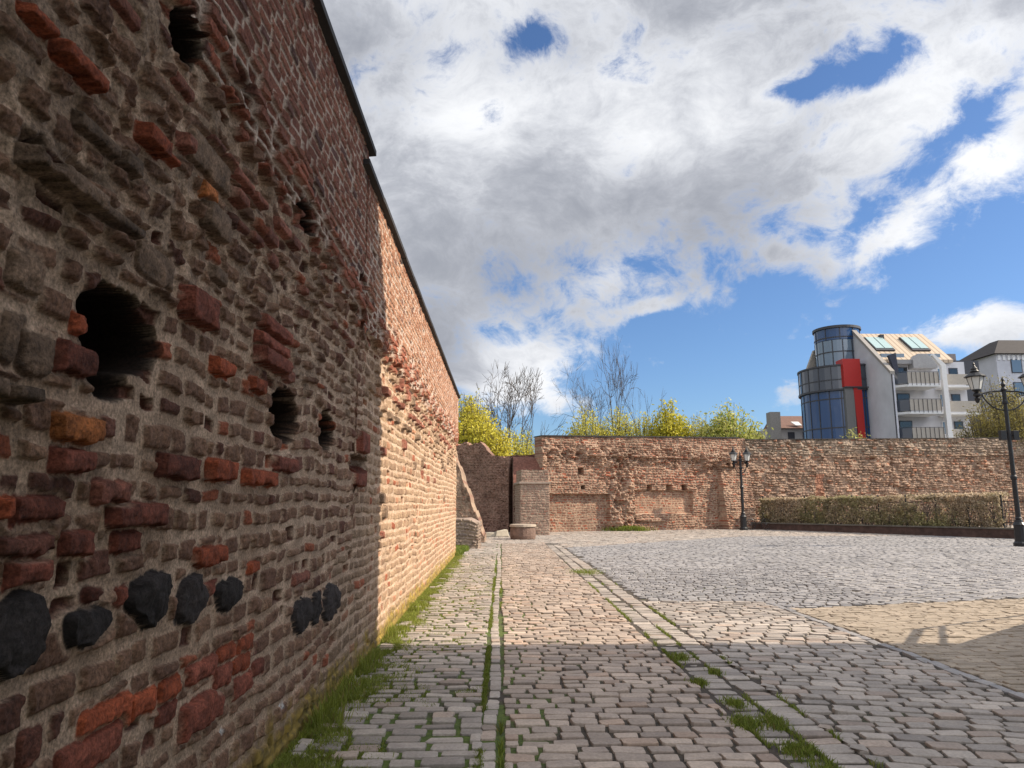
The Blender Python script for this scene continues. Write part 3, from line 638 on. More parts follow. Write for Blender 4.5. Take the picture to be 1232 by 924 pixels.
def featA(U_, Z_, hg, cl, n1_, n2_, n3_, q1, s_):
    def rect(x0, y0, x1, y1, soft=.05, wob=.05):
        ua, zt_ = hit(x0, y0, PA, dAB); ub, _ = hit(x1, y0, PA, dAB); _, zb_ = hit((x0+x1)/2, y1, PA, dAB); ub2, zt2 = hit(x1, y0, PA, dAB)
        zt_ = (zt_+zt2)/2
        sd = np.minimum(np.minimum(U_-ua, ub-U_), np.minimum(zt_-Z_, Z_-zb_))+wob*n2_
        return sstep(0, soft, sd)
    r = rect(650, 594, 733, 660, wob=.04); hg = hg*(1-.6*r)-.30*r
    r = rect(763, 590, 833, 618, wob=.04); hg = hg*(1-.7*r)-.24*r; 
    cl = L3(cl, cl*C(1.12, 1.08, 1.05), r)
    for b in [(695, 563, 702, 571), (778, 583, 784, 591), (801, 583, 808, 592), (820, 583, 826, 590), (869, 557, 874, 561), (699, 584, 704, 589)]:
        r = rect(*b, soft=.03, wob=.02); hg = hg*(1-r)-.45*r
    # raised string course and projecting strip
    r = rect(700, 548, 845, 551, wob=.06); hg += .16*r
    r = rect(843, 545, 880, 562, wob=.03); hg += .22*r
    r = rect(764, 624, 800, 628, wob=.05); hg += .14*r
    # rough core of the wall
    ua, _ = hit(725, 600, PA, dAB); ub, _ = hit(770, 600, PA, dAB)
    k = np.exp(-((U_-(ua+ub)/2)/(.9+.3*n1_))**2)*sstep(5.3, 4.2, Z_); hg += k*(.30*n2_+.16*n3_+.10)
    k2 = np.exp(-((Z_-4.45)/.5)**2); hg += k2*(.26*n2_+.14*n3_)
    # buttress standing against the wall, battered towards its foot
    ua, _ = hit(864, 600, PA, dAB); ub, _ = hit(905, 600, PA, dAB); zt_ = hit(864, 560, PA, dAB)[1]
    sd = np.minimum(U_-ua-(zt_-Z_)*.0+.10*n2_*0, zt_-Z_)
    r = sstep(0, .05, sd); hg += r*(.22+.14*np.clip(zt_-Z_, 0, 5))
    redm = np.exp(-((U_-hit(815, 580, PA, dAB)[0])/1.6)**2-((Z_-hit(815, 577, PA, dAB)[1])/.5)**2)
    cl = L3(cl, np.broadcast_to(C(.36, .12, .07), cl.shape)*(0.7+.5*q1)[..., None], np.clip(redm*(1+n2_), 0, .8)*s_)
    dk = sstep(.35, .0, Z_+.2*n2_)*.0; return hg, cl
zl = hit(652, 525, PA, dAB)[1]; zr = hit(900, 527.5, PA, dAB)[1]
fw = empty('ruined_brick_wall', (0, 0, 0), 0, 'high ruined red brick wall with putlog holes and a slate top, behind the stone pier', 'wall')
d1, n1v, L1, us1, H1 = relief_wall('stonework', PA, PB, lambda u: zl+(zr-zl)*u/LAB+0*u, .032, 175, 60, featA, parent=fw,
    corefn=lambda U_, Z_, a, b: np.clip(.4+a+.5*np.exp(-((Z_-4.3)/.6)**2), 0, 1.3))
cap_on(PA, d1, n1v, 0, L1-.5, 0, fw, zf=([0, LAB], [zl+.002, zr+.002]))
PC = PB+np.array([math.cos(R(17)), math.sin(R(17))])*34; dBC = (PC-PB)/34
zr0 = hit(900, 529.5, PB, dBC)[1]; u12, zr1 = hit(1232, 527, PB, dBC)
def featB(U_, Z_, hg, cl, n1_, n2_, n3_, q1, s_):
    u_, _ = hit(1073, 560, PB, dBC); r = sstep(.06, .0, np.abs(U_-u_)+.04*n2_)*sstep(5.2, 4.6, Z_+.2*n1_); hg -= .3*r
    u_, _ = hit(985, 570, PB, dBC); r = sstep(0, .06, np.minimum(.35-np.abs(U_-u_), 3.6-Z_)+.1*n2_); cl = L3(cl, np.broadcast_to(C(.40, .19, .12), cl.shape), r*.8)
    # grey tuff upper band
    zt = 4.6+(U_-0)*.03; g = sstep(-.1, .25, Z_-zt+.3*n1_); cl = L3(cl, cl*C(.9, 1.0, 1.05), g)
    r = sstep(0, .05, .06-np.abs(Z_-zt)+.05*n2_)*sstep(6, 9, U_); hg += .10*r; return hg, cl
rw = empty('ruined_stone_wall', (0, 0, 0), 0, 'long rough stone wall with a thin slate top, running behind the clipped hedge', 'wall')
d2, n2v, L2, us2, H2 = relief_wall('stonework', PB+n1v*0, PC, lambda u: zr0+(zr1-zr0)*u/u12, .045, 150, 70, featB, pal=(C(.27, .17, .125), C(.38, .26, .19), C(.34, .16, .10)), parent=rw, amp=2.0,
    hr=(.14, .24), wr=(.2, .6), corefn=lambda U_, Z_, a, b: np.clip(.75+.6*a, 0, 1.3))
cap_on(PB, d2, n2v, 0, L2, 0, rw, zf=([0, L2], [zr0+.002, zr0+(zr1-zr0)*L2/u12+.002]), th=.05)
# ---- niche of the ruin, left of the pier
SHADED_BRICK = (C(.11, .045, .032), C(.16, .07, .05), C(.075, .03, .025))  # brick tones lowered to paint in the deep shade of the recess
Q0 = at(545, 606, 42.6)[:2]; Q1 = at(612, 606, 41.8)[:2]
dq = (Q1-Q0)/np.linalg.norm(Q1-Q0); LQ = np.linalg.norm(Q1-Q0)
xs_ = [hit(a, 600, Q0, dq)[0] for a in (548, 577, 592, 606, 612)]; hs_ = [hit(a, b, Q0, dq)[1] for a, b in ((548, 534), (577, 533), (592, 548), (606, 549), (612, 549))]
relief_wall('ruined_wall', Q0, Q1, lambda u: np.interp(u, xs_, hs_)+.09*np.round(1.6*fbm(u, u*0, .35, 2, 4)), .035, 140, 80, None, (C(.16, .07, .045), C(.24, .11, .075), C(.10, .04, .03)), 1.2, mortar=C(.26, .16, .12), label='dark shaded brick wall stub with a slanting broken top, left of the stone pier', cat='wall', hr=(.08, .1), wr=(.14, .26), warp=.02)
Q2 = at(600, 606, 44)[:2]; Q3 = at(653, 606, 43.2)[:2]; dq2 = (Q3-Q2)/np.linalg.norm(Q3-Q2)
z0_ = hit(600, 549, Q2, dq2)[1]; z1_ = hit(650, 546, Q2, dq2)[1]
relief_wall('ruined_wall', Q2, Q3, lambda u: z0_+(z1_-z0_)*u/2.7+.06*fbm(u, u*0, .5, 2, 5), .04, 120, 81, None, SHADED_BRICK, .8, mortar=C(.13, .07, .055), label='dark recessed brick wall between the slanting stub and the high ruined wall, behind the pier', cat='wall', hr=(.08, .1), wr=(.14, .26))
def featE(U_, Z_, hg, cl, *a): return hg, cl
# pier: front and right side lit
pier = empty('stone_pier', (0, 0, 0), 0, 'square stone pier with a moulded ledge, standing before the left end of the ruined wall', 'pier')
PANG = R(6); PO = at(626, 606, 37.6)[:2]; px0, py0 = 0., 0.; px1 = 1.53
pier.location = (PO[0], PO[1], 0); pier.rotation_euler = (0, 0, PANG)
zp = zat(565, 37.6); zlg = zat(581, 37.6)
def block(name, x0, x1, y0, y1, z0, z1, parent, seed, pal, amp=.5, label=None, cat=None, hr=(.1, .15), wr=(.18, .35), step=.035, topfn=None):
    """masonry block: four relief faces and a stepped top in one mesh"""
    faces = []; Vs = []; Cs = []; off = 0; cs = [((x0, y0), (x1, y0)), ((x1, y0), (x1, y1)), ((x1, y1), (x0, y1)), ((x0, y1), (x0, y0))]
    nzr = max(int((z1-z0)/step), 3)+1; loops = []
    per_us = []
    for k, (a, b) in enumerate(cs):
        a = np.array(a, float); b = np.array(b, float); Ln = np.linalg.norm(b-a); dd = (b-a)/Ln; nn = np.array([dd[1], -dd[0]])
        us = np.linspace(0, Ln, max(int(Ln/step), 3)+1); U_, Z_ = np.meshgrid(us, np.linspace(z0, z1, nzr))
        sd, q1, q2, q3 = stones(U_+k*3.3, Z_, hr, wr, seed, .03, .35)
        n2_ = fbm(U_+k*5, Z_, .4, 3, seed+2); s_ = sstep(0, .02, sd-.008)
        hg = amp*(s_*(.015+.05*q1)+.03*n2_); ed = np.minimum(1, np.minimum(U_, Ln-U_)/.03); hg = hg*ed
        cl = L3(pal[0], pal[1], q2); cl = np.where((q3 > .85)[..., None], pal[2], cl); cl = L3(np.broadcast_to(C(.34, .265, .2), cl.shape), cl, s_)*(1+.15*n2_)[..., None]
        P = np.stack([a[0]+dd[0]*U_+nn[0]*hg, a[1]+dd[1]*U_+nn[1]*hg, Z_], -1)
        if topfn is not None: P[..., 2] = z0+(P[..., 2]-z0)*topfn(P[..., 0], P[..., 1])
        nu = len(us); ix = off+np.arange(nzr*nu).reshape(nzr, nu); faces.append(np.stack([ix[:-1, :-1], ix[:-1, 1:], ix[1:, 1:], ix[1:, :-1]], -1).reshape(-1, 4))
        Vs.append(P.reshape(-1, 3)); Cs.append(cl.reshape(-1, 3)); off += nzr*nu
    nx = max(int((x1-x0)/.08), 2)+1; ny = max(int((y1-y0)/.08), 2)+1
    X_, Y_ = np.meshgrid(np.linspace(x0, x1, nx), np.linspace(y0, y1, ny)); nn_ = fbm(X_*3, Y_*3, .4, 2, seed)
    Zt = z1+.02*nn_ if topfn is None else z0+(z1-z0)*topfn(X_, Y_)
    ix = off+np.arange(nx*ny).reshape(ny, nx); faces.append(np.stack([ix[:-1, :-1], ix[:-1, 1:], ix[1:, 1:], ix[1:, :-1]], -1).reshape(-1, 4))
    Vs.append(np.stack([X_, Y_, Zt], -1).reshape(-1, 3)); Cs.append(np.broadcast_to(pal[1]*1.15, (nx*ny, 3))*(1+.2*nn_.reshape(-1, 1)))
    o = npmesh(name, np.concatenate(Vs), faces, M['farwall'], parent, np.clip(np.concatenate(Cs), .01, .8))
    if label: tag(o, label, cat)
    return o
PAL = (C(.25, .155, .12), C(.35, .235, .18), C(.29, .15, .11))
block('shaft', px0, px1, 0, 2.2, 0, zlg-.05, pier, 90, PAL, .35)
block('cap_stone', px0+.06, px1-.03, .08, 2.1, zlg+.06, zp, pier, 91, PAL, .35)
MB().box(px0-.07, px1+.05, -.08, 2.25, zlg-.05, zlg+.06).build('ledge', simple('ledge stone', (.33, .26, .21), .9, .2, 4, .3), pier, bev=.02)
block('brick_spur', PO[0]-.3, at(652, 606, 40.2)[0], 39.9, 43.6, 0, zat(548, 41), None, 92, SHADED_BRICK, .6, 'dark broken brick spur joining the stone pier to the ruined wall', 'wall',
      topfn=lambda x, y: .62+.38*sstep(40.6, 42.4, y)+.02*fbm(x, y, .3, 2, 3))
# low round stump with a slab
st = empty('stone_stump', (at(629, 606, 33.5)[0], 33.5, 0), 0, 'low round masonry stump topped by a pale slab, at the foot of the pier', 'stump')
mp = simple('rubble stone', (.17, .11, .085), .9, .35, 5, .8, bscale=14, bdist=.05)
MB().lathe([(.56, 0), (.60, .15), (.585, .4), (.56, .54)], n=20).build('drum', mp, st, bev=.02)
MB().lathe([(.60, .545), (.62, .57), (.60, .66), (.5, .675)], n=20).build('slab', simple('pale slab', (.34, .28, .22), .85, .15, 5, .3), st, smooth=False)
# fallen kerb stones
for i, (a, b, ll) in enumerate([(590, 644, 'pale weathered stone block lying left of the round stump'), (603, 643, 'larger pale stone block lying against the round stump')]):
    x_, y_ = at(a, b, 36)[0], 36.0
    o = MB().add([(-.28, -.16, 0), (.26, -.2, 0), (.3, .17, 0), (-.25, .2, 0), (-.22, -.12, .22), (.22, -.13, .17+.1*i), (.2, .12, .2+.08*i), (-.2, .12, .18)], [(3, 2, 1, 0), (4, 5, 6, 7), (0, 1, 5, 4), (1, 2, 6, 5), (2, 3, 7, 6), (3, 0, 4, 7)]).build('stone_block', simple('pale block', (.42, .37, .29), .9, .15, 5, .3), bev=.03)
    o.location = (x_, y_, 0); o.rotation_euler = (0, 0, .3*i); o.scale = (1+.3*i,)*3; tag(o, ll, 'stone')
# sloping buttress against the end of the left wall, stepped top
bt_x0 = at(538, 606, 30.5)[0]; bt_x1 = at(583, 640, 30.5)[0]
relief_wall('buttress', (bt_x0, 30.5), (bt_x1, 30.5), lambda u: np.interp(u, [0, bt_x1-bt_x0], [4.3, .2])+.07*np.sign(np.sin(u*16))*1, .03, 90, 93, None, (C(.20, .10, .075), C(.30, .17, .12), C(.28, .10, .06)), .8, thick=4.0,
    label='steep ruined brick buttress with stepped sloping top, just past the tall left wall', cat='buttress', hr=(.08, .1), wr=(.14, .26))
block('wall_stub', -2.3, at(577, 640, 28)[0], 26.6, 28.6, 0, zat(624, 27), None, 94, (C(.17, .13, .11), C(.28, .21, .17), C(.13, .08, .07)), 1.1, 'low rubble wall stub in the grass at the far end of the tall left wall', 'wall',
      topfn=lambda x, y: 1-.12*sstep(-1.2, -.8, x)+.03*fbm(x, y, .3, 2, 8))
# ---------------------------------------------------------------- NEIGHBOURING BUILDING (right, casts the shade over the foreground)
MP = {}
MP['render'] = simple('pale render', (.74, .69, .62), .9, .08, 2, .2)
MP['wglass'] = glass('dark window glass', (.02, .025, .03))
MP['rooftile'] = simple('dark roof tiles', (.035, .03, .03), .8, .2, 3, .3)
nb = empty('apartment_house', (0, 0, 0), 0, 'plain rendered house standing just outside the frame at the right, its shade covering the foreground', 'house')
XF, XB, YF, YB = 9.0, 20.0, 7.95, -26.0
MB().box(XF, XB, YB, YF, 0, 11.6).build('wall', MP['render'], nb)
hp = MB(); hp.add([(XF-.0, YF, 11.6), (XB, YF, 11.6), (XB, YB, 11.6), (XF, YB, 11.6), (XF+1.8, YF-1.9, 15.4), (XB-1.8, YF-1.9, 15.4), (XB-1.8, YB+2, 15.4), (XF+1.8, YB+2, 15.4)],
   [(0, 1, 5, 4), (1, 2, 6, 5), (2, 3, 7, 6), (3, 0, 4, 7), (4, 5, 6, 7)]).build('roof', MP['rooftile'], nb)
for z in (1.2, 4.2, 7.2, 9.4):
    for y in (-22, -17, -12, -7, -2, 3):
        f_ = MB().box(XF-.05, XF+.02, y, y+1.5, z, z+1.4).build('window', simple('white frame', (.7, .7, .68), .5, .02) if z == 1.2 and y == -22 else bpy.data.materials['white frame'], nb)
        MB().box(XF-.06, XF-.052, y+.1, y+1.4, z+.1, z+1.3).build('pane', MP['wglass'], f_)
# terrace wall and stair railing beside it
K = 1/math.tan(SUN_EL)
def lift(x, y, z): return (x+K*z*math.cos(SUN_AZ), y-K*z*math.sin(SUN_AZ), z)
a_ = lift(4.63, 8.06, 1.5); b_ = lift(7.09, 9.98, 1.5); dx_ = (b_[0]-a_[0], b_[1]-a_[1]); e_ = (a_[0]+dx_[0]*2.6, a_[1]+dx_[1]*2.6)
tw = MB().prism([(a_[0], a_[1]), (e_[0], e_[1]), (e_[0]+1.5, e_[1]-1.8), (a_[0]+1.4, a_[1]-1.3)][::-1], 0, 1.5).build('terrace', MP['render']); tag(tw, 'low rendered terrace with steps outside the right edge, beside the pale house', 'terrace')
A1 = lift(4.40, 8.10, 1.35); B1 = lift(5.40, 9.55, 2.35); C1 = lift(7.9, 10.85, 2.35); A2 = lift(5.05, 8.45, 1.45); B2 = lift(5.85, 9.79, 2.35)
rl = MB()
rl.tube([A1, B1], .045); rl.tube([B1, C1], .025); rl.tube([A2, B2], .03); rl.tube([C1, (C1[0], C1[1], 1.5)], .03); rl.tube([A1, (A1[0], A1[1], 0)], .03)
tag(rl.build('stair_railing', M['iron']), 'metal stair railing on the terrace, whose thin shadow lies across the brick paving', 'railing')

# ---------------------------------------------------------------- STREET LAMPS
MG = simple('frosted lamp glass', (.55, .56, .55), .25, .05, 3, 0, spec=.6)
def make_lamp(loc, label, arm=1.09, H=5.95, rz=0, boxes=True):
    t = empty('street_lamp', loc, rz, label, 'street lamp', 'ornate double lamps on the square')
    MB().lathe([(.26, 0), (.26, .12), (.20, .18), (.19, .75), (.22, .80), (.15, .9), (.13, 1.0)], n=12).build('base', M['iron'], t, bev=.01)
    MB().lathe([(.095, 1.0), (.12, 1.05), (.09, 1.1), (.085, 2.5), (.115, 2.56), (.115, 2.64), (.08, 2.7), (.068, H-.5), (.10, H-.45), (.10, H-.38), (.075, H-.3), (.075, H+.05), (.12, H+.1), (.06, H+.2), (.09, H+.3), (.03, H+.42), (.05, H+.5), (.005, H+.62)], n=14).build('pole', M['iron'], t)
    cx = MB(); cx.tube([(-arm, 0, H-.12), (-arm*.5, 0, H+.02), (0, 0, H+.04), (arm*.5, 0, H+.02), (arm, 0, H-.12)], .035); cx.build('crossarm', M['iron'], t)
    for s in (-1, 1):
        b = MB(); pts = [(s*.08, 0, H-.75)]
        for i in range(9):
            a = math.pi/2*i/8; pts.append((s*(.1+.72*math.sin(a)*arm), 0, H-.1-.62*math.cos(a)**1.5))
        b.tube(pts, .028, 6)
        for cx_, cz_, rr in ((.25, -.27, .12), (.5, -.12, .075), (.68, -.07, .05), (.17, -.5, .06)):
            b.tube([(s*(cx_+rr*math.cos(k*.7))*arm, 0, H+cz_+rr*math.sin(k*.7)) for k in range(9)], .016, 5)
        b.build('bracket', M['iron'], t)
        ln = empty('lantern', (s*arm, 0, H-.12), 0); ln.parent = t
        MB().lathe([(.03, -.36), (.07, -.32), (.12, -.16), (.06, -.10), (.17, -.02), (.17, .04), (.07, .10), (.11, .16), (.20, .20), (.20, .24)], n=10).build('holder', M['iron'], ln)
        MB().lathe([(.19, .24), (.32, .78)], n=6, ph=math.pi/6).build('glass_panel', MG, ln)
        f = MB()
        for k in range(6):
            a = math.pi/6+k*math.pi/3; f.tube([(.19*math.cos(a), .19*math.sin(a), .24), (.33*math.cos(a), .33*math.sin(a), .79)], .014, 4)
        f.lathe([(.35, .775), (.35, .80)], n=6, ph=math.pi/6); f.build('frame', M['iron'], ln)
        MB().lathe([(.44, .80), (.40, .84), (.24, .96), (.16, 1.0), (.19, 1.04), (.13, 1.12), (.15, 1.16), (.07, 1.26), (.04, 1.34), (.05, 1.38), (.005, 1.46)], n=12).build('roof', M['iron'], ln)
    if boxes:
        MB().box(-.36, -.14, -.08, .08, 4.05, 4.42).box(.14, .36, -.08, .08, 4.05, 4.42).box(-.14, .14, -.02, .02, 4.2, 4.26).build('loudspeaker', M['iron'], t, bev=.01)
    return t
lp = at(1229, 656, 27.6)
lamp_near = make_lamp((lp[0], 27.6, 0), 'large ornate black double lamp post at the right edge, near the end of the hedge')
for o_ in [x for x in bpy.data.objects if x.parent == lamp_near and x.name.startswith('lantern')]: o_.scale = (.9,)*3
lp2 = at(895, 638, 44.6)
t2 = make_lamp((lp2[0], 44.6, 0), 'smaller far black double lamp post between the ruined wall and the hedge', arm=.42, H=4.2, boxes=False)
for o_ in [x for x in bpy.data.objects if x.parent == t2 and x.name.startswith('lantern')]: o_.scale = (.72,)*3
# ---------------------------------------------------------------- BICYCLE
bk = empty('bicycle', (lp2[0]+.25, 44.9, 0), R(12), 'dark bicycle leaning beside the far lamp post, by the hedge', 'bicycle')
for xx in (.35, 1.38):
    w_ = empty('wheel', (xx, 0, .34), 0); w_.parent = bk
    MB().tube([(.325*math.cos(k*math.pi/12), 0, .325*math.sin(k*math.pi/12)) for k in range(25)], .022, 6).build('tyre', M['iron'], w_)
    sp = MB()
    for k in range(12): sp.tube([(0, 0, 0), (.31*math.cos(k*math.pi/6), 0, .31*math.sin(k*math.pi/6))], .004, 3)
    sp.build('spokes', simple('steel', (.4, .4, .4), .3, .1, metal=.9) if xx < 1 else bpy.data.materials['steel'], w_)
MB().tube([(.35, 0, .34), (.78, 0, .33), (.62, 0, .86), (.35, 0, .34)], .016, 6).tube([(.78, 0, .33), (1.22, 0, .80), (.65, 0, .78)], .018, 6).build('frame', M['iron'], bk)
MB().tube([(1.38, 0, .34), (1.25, 0, .72), (1.18, 0, .98)], .014, 6).build('fork', M['iron'], bk)
MB().tube([(1.05, -.27, .98), (1.17, -.2, 1.02), (1.18, 0, 1.0), (1.17, .2, 1.02), (1.05, .27, .98)], .013, 6).build('handlebar', M['iron'], bk)
MB().add([(.48, -.07, .90), (.48, .07, .90), (.74, 0, .92), (.48, -.07, .95), (.48, .07, .95), (.74, 0, .94)], [(0, 1, 2), (5, 4, 3), (0, 2, 5, 3), (2, 1, 4, 5), (1, 0, 3, 4)]).build('saddle', M['iron'], bk)

# ---------------------------------------------------------------- LEAF CLOUDS
def leafmesh(name, P, size, cols, mat, parent=None, flat=0., aspect=1.6, seed=0, smooth=False):
    rg = np.random.default_rng(seed); n = len(P)
    a = rg.normal(size=(n, 3)); a[:, 2] *= (1-flat); a /= np.linalg.norm(a, axis=1)[:, None]
    b = np.cross(a, rg.normal(size=(n, 3))); b /= np.linalg.norm(b, axis=1)[:, None]
    s = size*rg.uniform(.6, 1.3, n)[:, None]
    V = np.stack([P-a*s*.5*aspect, P+b*s*.32, P+a*s*.5*aspect, P-b*s*.32], 1).reshape(-1, 3)
    F = np.arange(4*n).reshape(n, 4)
    return npmesh(name, V, [F], mat, parent, np.repeat(cols, 4, 0))
# ---- raised bed, railings, hedge
ha = np.array(at(903, 606, 46.4)[:2]); hb_ = at(1246, 606, 32.6)[:2]
hd = (hb_-ha)/np.linalg.norm(hb_-ha); hL = np.linalg.norm(hb_-ha); hn = np.array([-hd[1], hd[0]])     # hn points away from the square
if hn[1] < 0: hn = -hn
def onh(u, v, z): p_ = ha+hd*u+hn*v; return (p_[0], p_[1], z)
kb = empty('raised_bed', (0, 0, 0), 0, 'long low dark brick kerb wall with stone edge, in front of the hedge', 'planter')
c_ = MB(); c_.extr([onh(0, 0, 0), onh(hL, 0, 0), onh(hL, 0, .42), onh(0, 0, .36)], (hn[0]*.3, hn[1]*.3, 0)); c_.build('kerb_wall', simple('dark brick', (.085, .05, .04), .9, .35, 4, .6, bscale=12, bdist=.03), kb)
c_ = MB(); c_.extr([onh(-.05, -.05, .36), onh(hL, -.05, .423), onh(hL, -.05, .49), onh(-.05, -.05, .425)], (hn[0]*.4, hn[1]*.4, 0)); c_.build('edging', simple('edging stone', (.13, .115, .095), .9, .3, 3, .4), kb)
c_ = MB(); c_.extr([onh(0, .3, 0), onh(hL, .3, 0), onh(hL, .3, .38), onh(0, .3, .33)], (hn[0]*2.2, hn[1]*2.2, 0)); c_.build('soil', simple('soil', (.05, .04, .03), .95, .4, 3, .8, bdist=.03), kb)
def uh(px):
    v = ray(px, 606)[:2]; A = np.array([[v[0], -hd[0]], [v[1], -hd[1]]]); k, u = np.linalg.solve(A, ha); return u
hedge_end = uh(1196)
nh = 34000; rg = np.random.default_rng(12)
u = rg.uniform(.1, hedge_end, nh); zt = 1.86+.012*u
fa = rg.random(nh); v = .55+rg.uniform(0, 1.0, nh); z = .40+rg.random(nh)*(zt-.40)
side = fa < .5; v = np.where(side, .55+np.abs(rg.normal(0, .10, nh)), v); topm = fa > .78; z = np.where(topm, zt-np.abs(rg.normal(0, .07, nh)), z)
bul = .20*fbm(u, z*1.5, .8, 3, 2); v = v-bul*side; z = z+.18*fbm(u, v, .6, 3, 9)*topm+np.abs(rg.normal(0, .05, nh))*topm
dn = fbm(u, z, .45, 3, 77)+.35*rg.normal(size=nh)*.5; keep = dn > -.10-.25*topm
u, v, z = u[keep], v[keep], z[keep]; nh = len(u)
P = np.stack([ha[0]+hd[0]*u+hn[0]*v, ha[1]+hd[1]*u+hn[1]*v, z], -1)
mixg = np.clip(.45+1.1*fbm(u, z, 2.2, 3, 31)+rg.normal(0, .3, nh)-(z-.9)*.25, 0, 1)
cl = L3(C(.48, .38, .27), C(.30, .28, .13), mixg)*rg.uniform(.6, 1.5, nh)[:, None]
hg = empty('hedge', (0, 0, 0), 0, 'long clipped hedge with brown and olive leaves, in the raised bed before the stone wall', 'hedge')
leafmesh('leaves', P, .105, cl, M['leaf'], hg, seed=3)
tw_ = MB(); rr_ = random.Random(5)
for i in range(900):
    uu = rr_.uniform(.1, hedge_end); vv = rr_.uniform(.6, 1.4); top_ = 1.8+.012*uu-rr_.uniform(0, .5)
    p0 = onh(uu, vv, .35); p1 = onh(uu+rr_.uniform(-.25, .25), vv+rr_.uniform(-.2, .2), (top_+.35)/2); p2 = onh(uu+rr_.uniform(-.4, .4), vv+rr_.uniform(-.3, .3), top_)
    tw_.tube([p0, p1, p2], [.014, .01, .005], 3, False)
tw_.build('branches', M['bark'], hg)
fn = empty('iron_railing', (0, 0, 0), 0, 'dark iron railing along the hedge, bare at its right end', 'railing')
ft = MB()
for zz in (.62, 1.62):
    ft.tube([onh(.3, .72, zz), onh(hL, .72, zz+.1)], .022, 5)
ft.build('rails', M['iron'], fn)
uu = .4; k = 0
while uu < hL:
    zb3 = .40
    MB().tube([onh(uu, .72, zb3), onh(uu, .72, 1.98)], .034, 6).lathe([(.05, 1.98), (.05, 2.04), (.0, 2.1)], c=onh(uu, .72, 0), n=6).build('post', M['iron'], fn); uu += 1.55
bb = MB(); uu = hedge_end-1.0
while uu < hL:
    bb.tube([onh(uu, .72, .5), onh(uu, .72, 1.80)], .013, 4); uu += .16
bb.build('bars', M['iron'], fn)

# ---------------------------------------------------------------- TREES
def branch_tree(base, H, seed, spread=.5, levels=6, trunk_r=.18, first=.35, up=.25, nch=(2, 3), stems=1, lean=(0, 0), ratio=.74):
    rg = random.Random(seed); thick, thin = MB(), MB()
    def grow(p, d, L, r, lv):
        n = 4; pts = [p]; d = d/np.linalg.norm(d); ends = []
        for i in range(n):
            d = d+np.array([rg.gauss(0, .10), rg.gauss(0, .10), rg.gauss(0, .06)+up*.10]); d /= np.linalg.norm(d)
            p = p+d*L/n; pts.append(p); ends.append((p, d))
        r1 = r*.62
        (thick if lv < 3 else thin).tube(pts, [r+(r1-r)*i/n for i in range(n+1)], 7 if lv < 2 else (4 if lv < 4 else 3), False)
        if lv >= levels: return
        k = rg.choice(nch)
        kids = [(ends[-1], 1.0)]*k+[(ends[rg.choice([1, 2])], .75) for _ in range(1)]
        for (q, dd), f in kids:
            a = rg.uniform(0, 6.283); s_ = spread*rg.uniform(.5, 1.25)
            t = np.cross(dd, [math.cos(a), math.sin(a), .1]); t /= np.linalg.norm(t)
            nd = dd*math.cos(s_)+t*math.sin(s_); nd[2] += up*.3
            grow(q, nd, L*ratio*rg.uniform(.75, 1.15)*f**.5, max(r1*(.9 if f == 1 else .68), .021), lv+1)
    for sI in range(stems):
        a = sI*6.283/max(stems, 1)+.5; d0 = np.array([lean[0]+(.35*math.cos(a) if stems > 1 else 0), lean[1]+(.35*math.sin(a) if stems > 1 else 0), 1.0])
        grow(np.array(base, float), d0, H*first, trunk_r*(1 if stems == 1 else .75), 0)
    return thick, thin
def bare_tree(px, py_top, Yd, seed, label, wpx=60, **k):
    b = at(px, 606, Yd); H = zat(py_top, Yd)
    t = empty('bare_tree', (b[0], Yd, 0), 0, label, 'tree', 'leafless trees behind the ruined wall')
    th, tn = branch_tree((0, 0, 0), H, seed, **k)
    vs = np.array(th.v+tn.v); s_ = H/vs[:, 2].max()
    lo, hi_ = np.percentile(vs[:, 0], [3, 97]); sx_ = min(wpx/860*Yd/(hi_-lo), s_*1.6); mx_ = (lo+hi_)/2
    fx = lambda v_: [((a-mx_*min(1, c/2))*sx_, b_*sx_, c*s_) for a, b_, c in v_]
    th.v = fx(th.v); tn.v = fx(tn.v)
    th.build('trunk', M['bark'], t); tn.build('crown', M['bark'], t); return t
bare_tree(604, 424, 62, 11, 'leafless round-crowned tree rising behind the golden shrubs, at the end of the left wall', wpx=88, spread=.60, stems=3, first=.33, trunk_r=.20, levels=5, up=.08, nch=(2, 3))
bare_tree(705, 420, 62, 21, 'slim leafless tree left of the tallest bare tree, above the ruined wall', wpx=56, spread=.58, first=.44, trunk_r=.20, levels=5, up=.14, nch=(2, 3))
bare_tree(740, 407, 60, 32, 'tallest leafless tree above the ruined wall, amid yellow-green shrubs', wpx=66, spread=.58, first=.46, trunk_r=.25, levels=5, up=.18, nch=(2, 3))
bare_tree(776, 440, 61, 43, 'smallest leafless tree, just right of the tallest one above the ruined wall', wpx=50, spread=.55, first=.40, trunk_r=.20, levels=5, up=.25, nch=(2, 2))

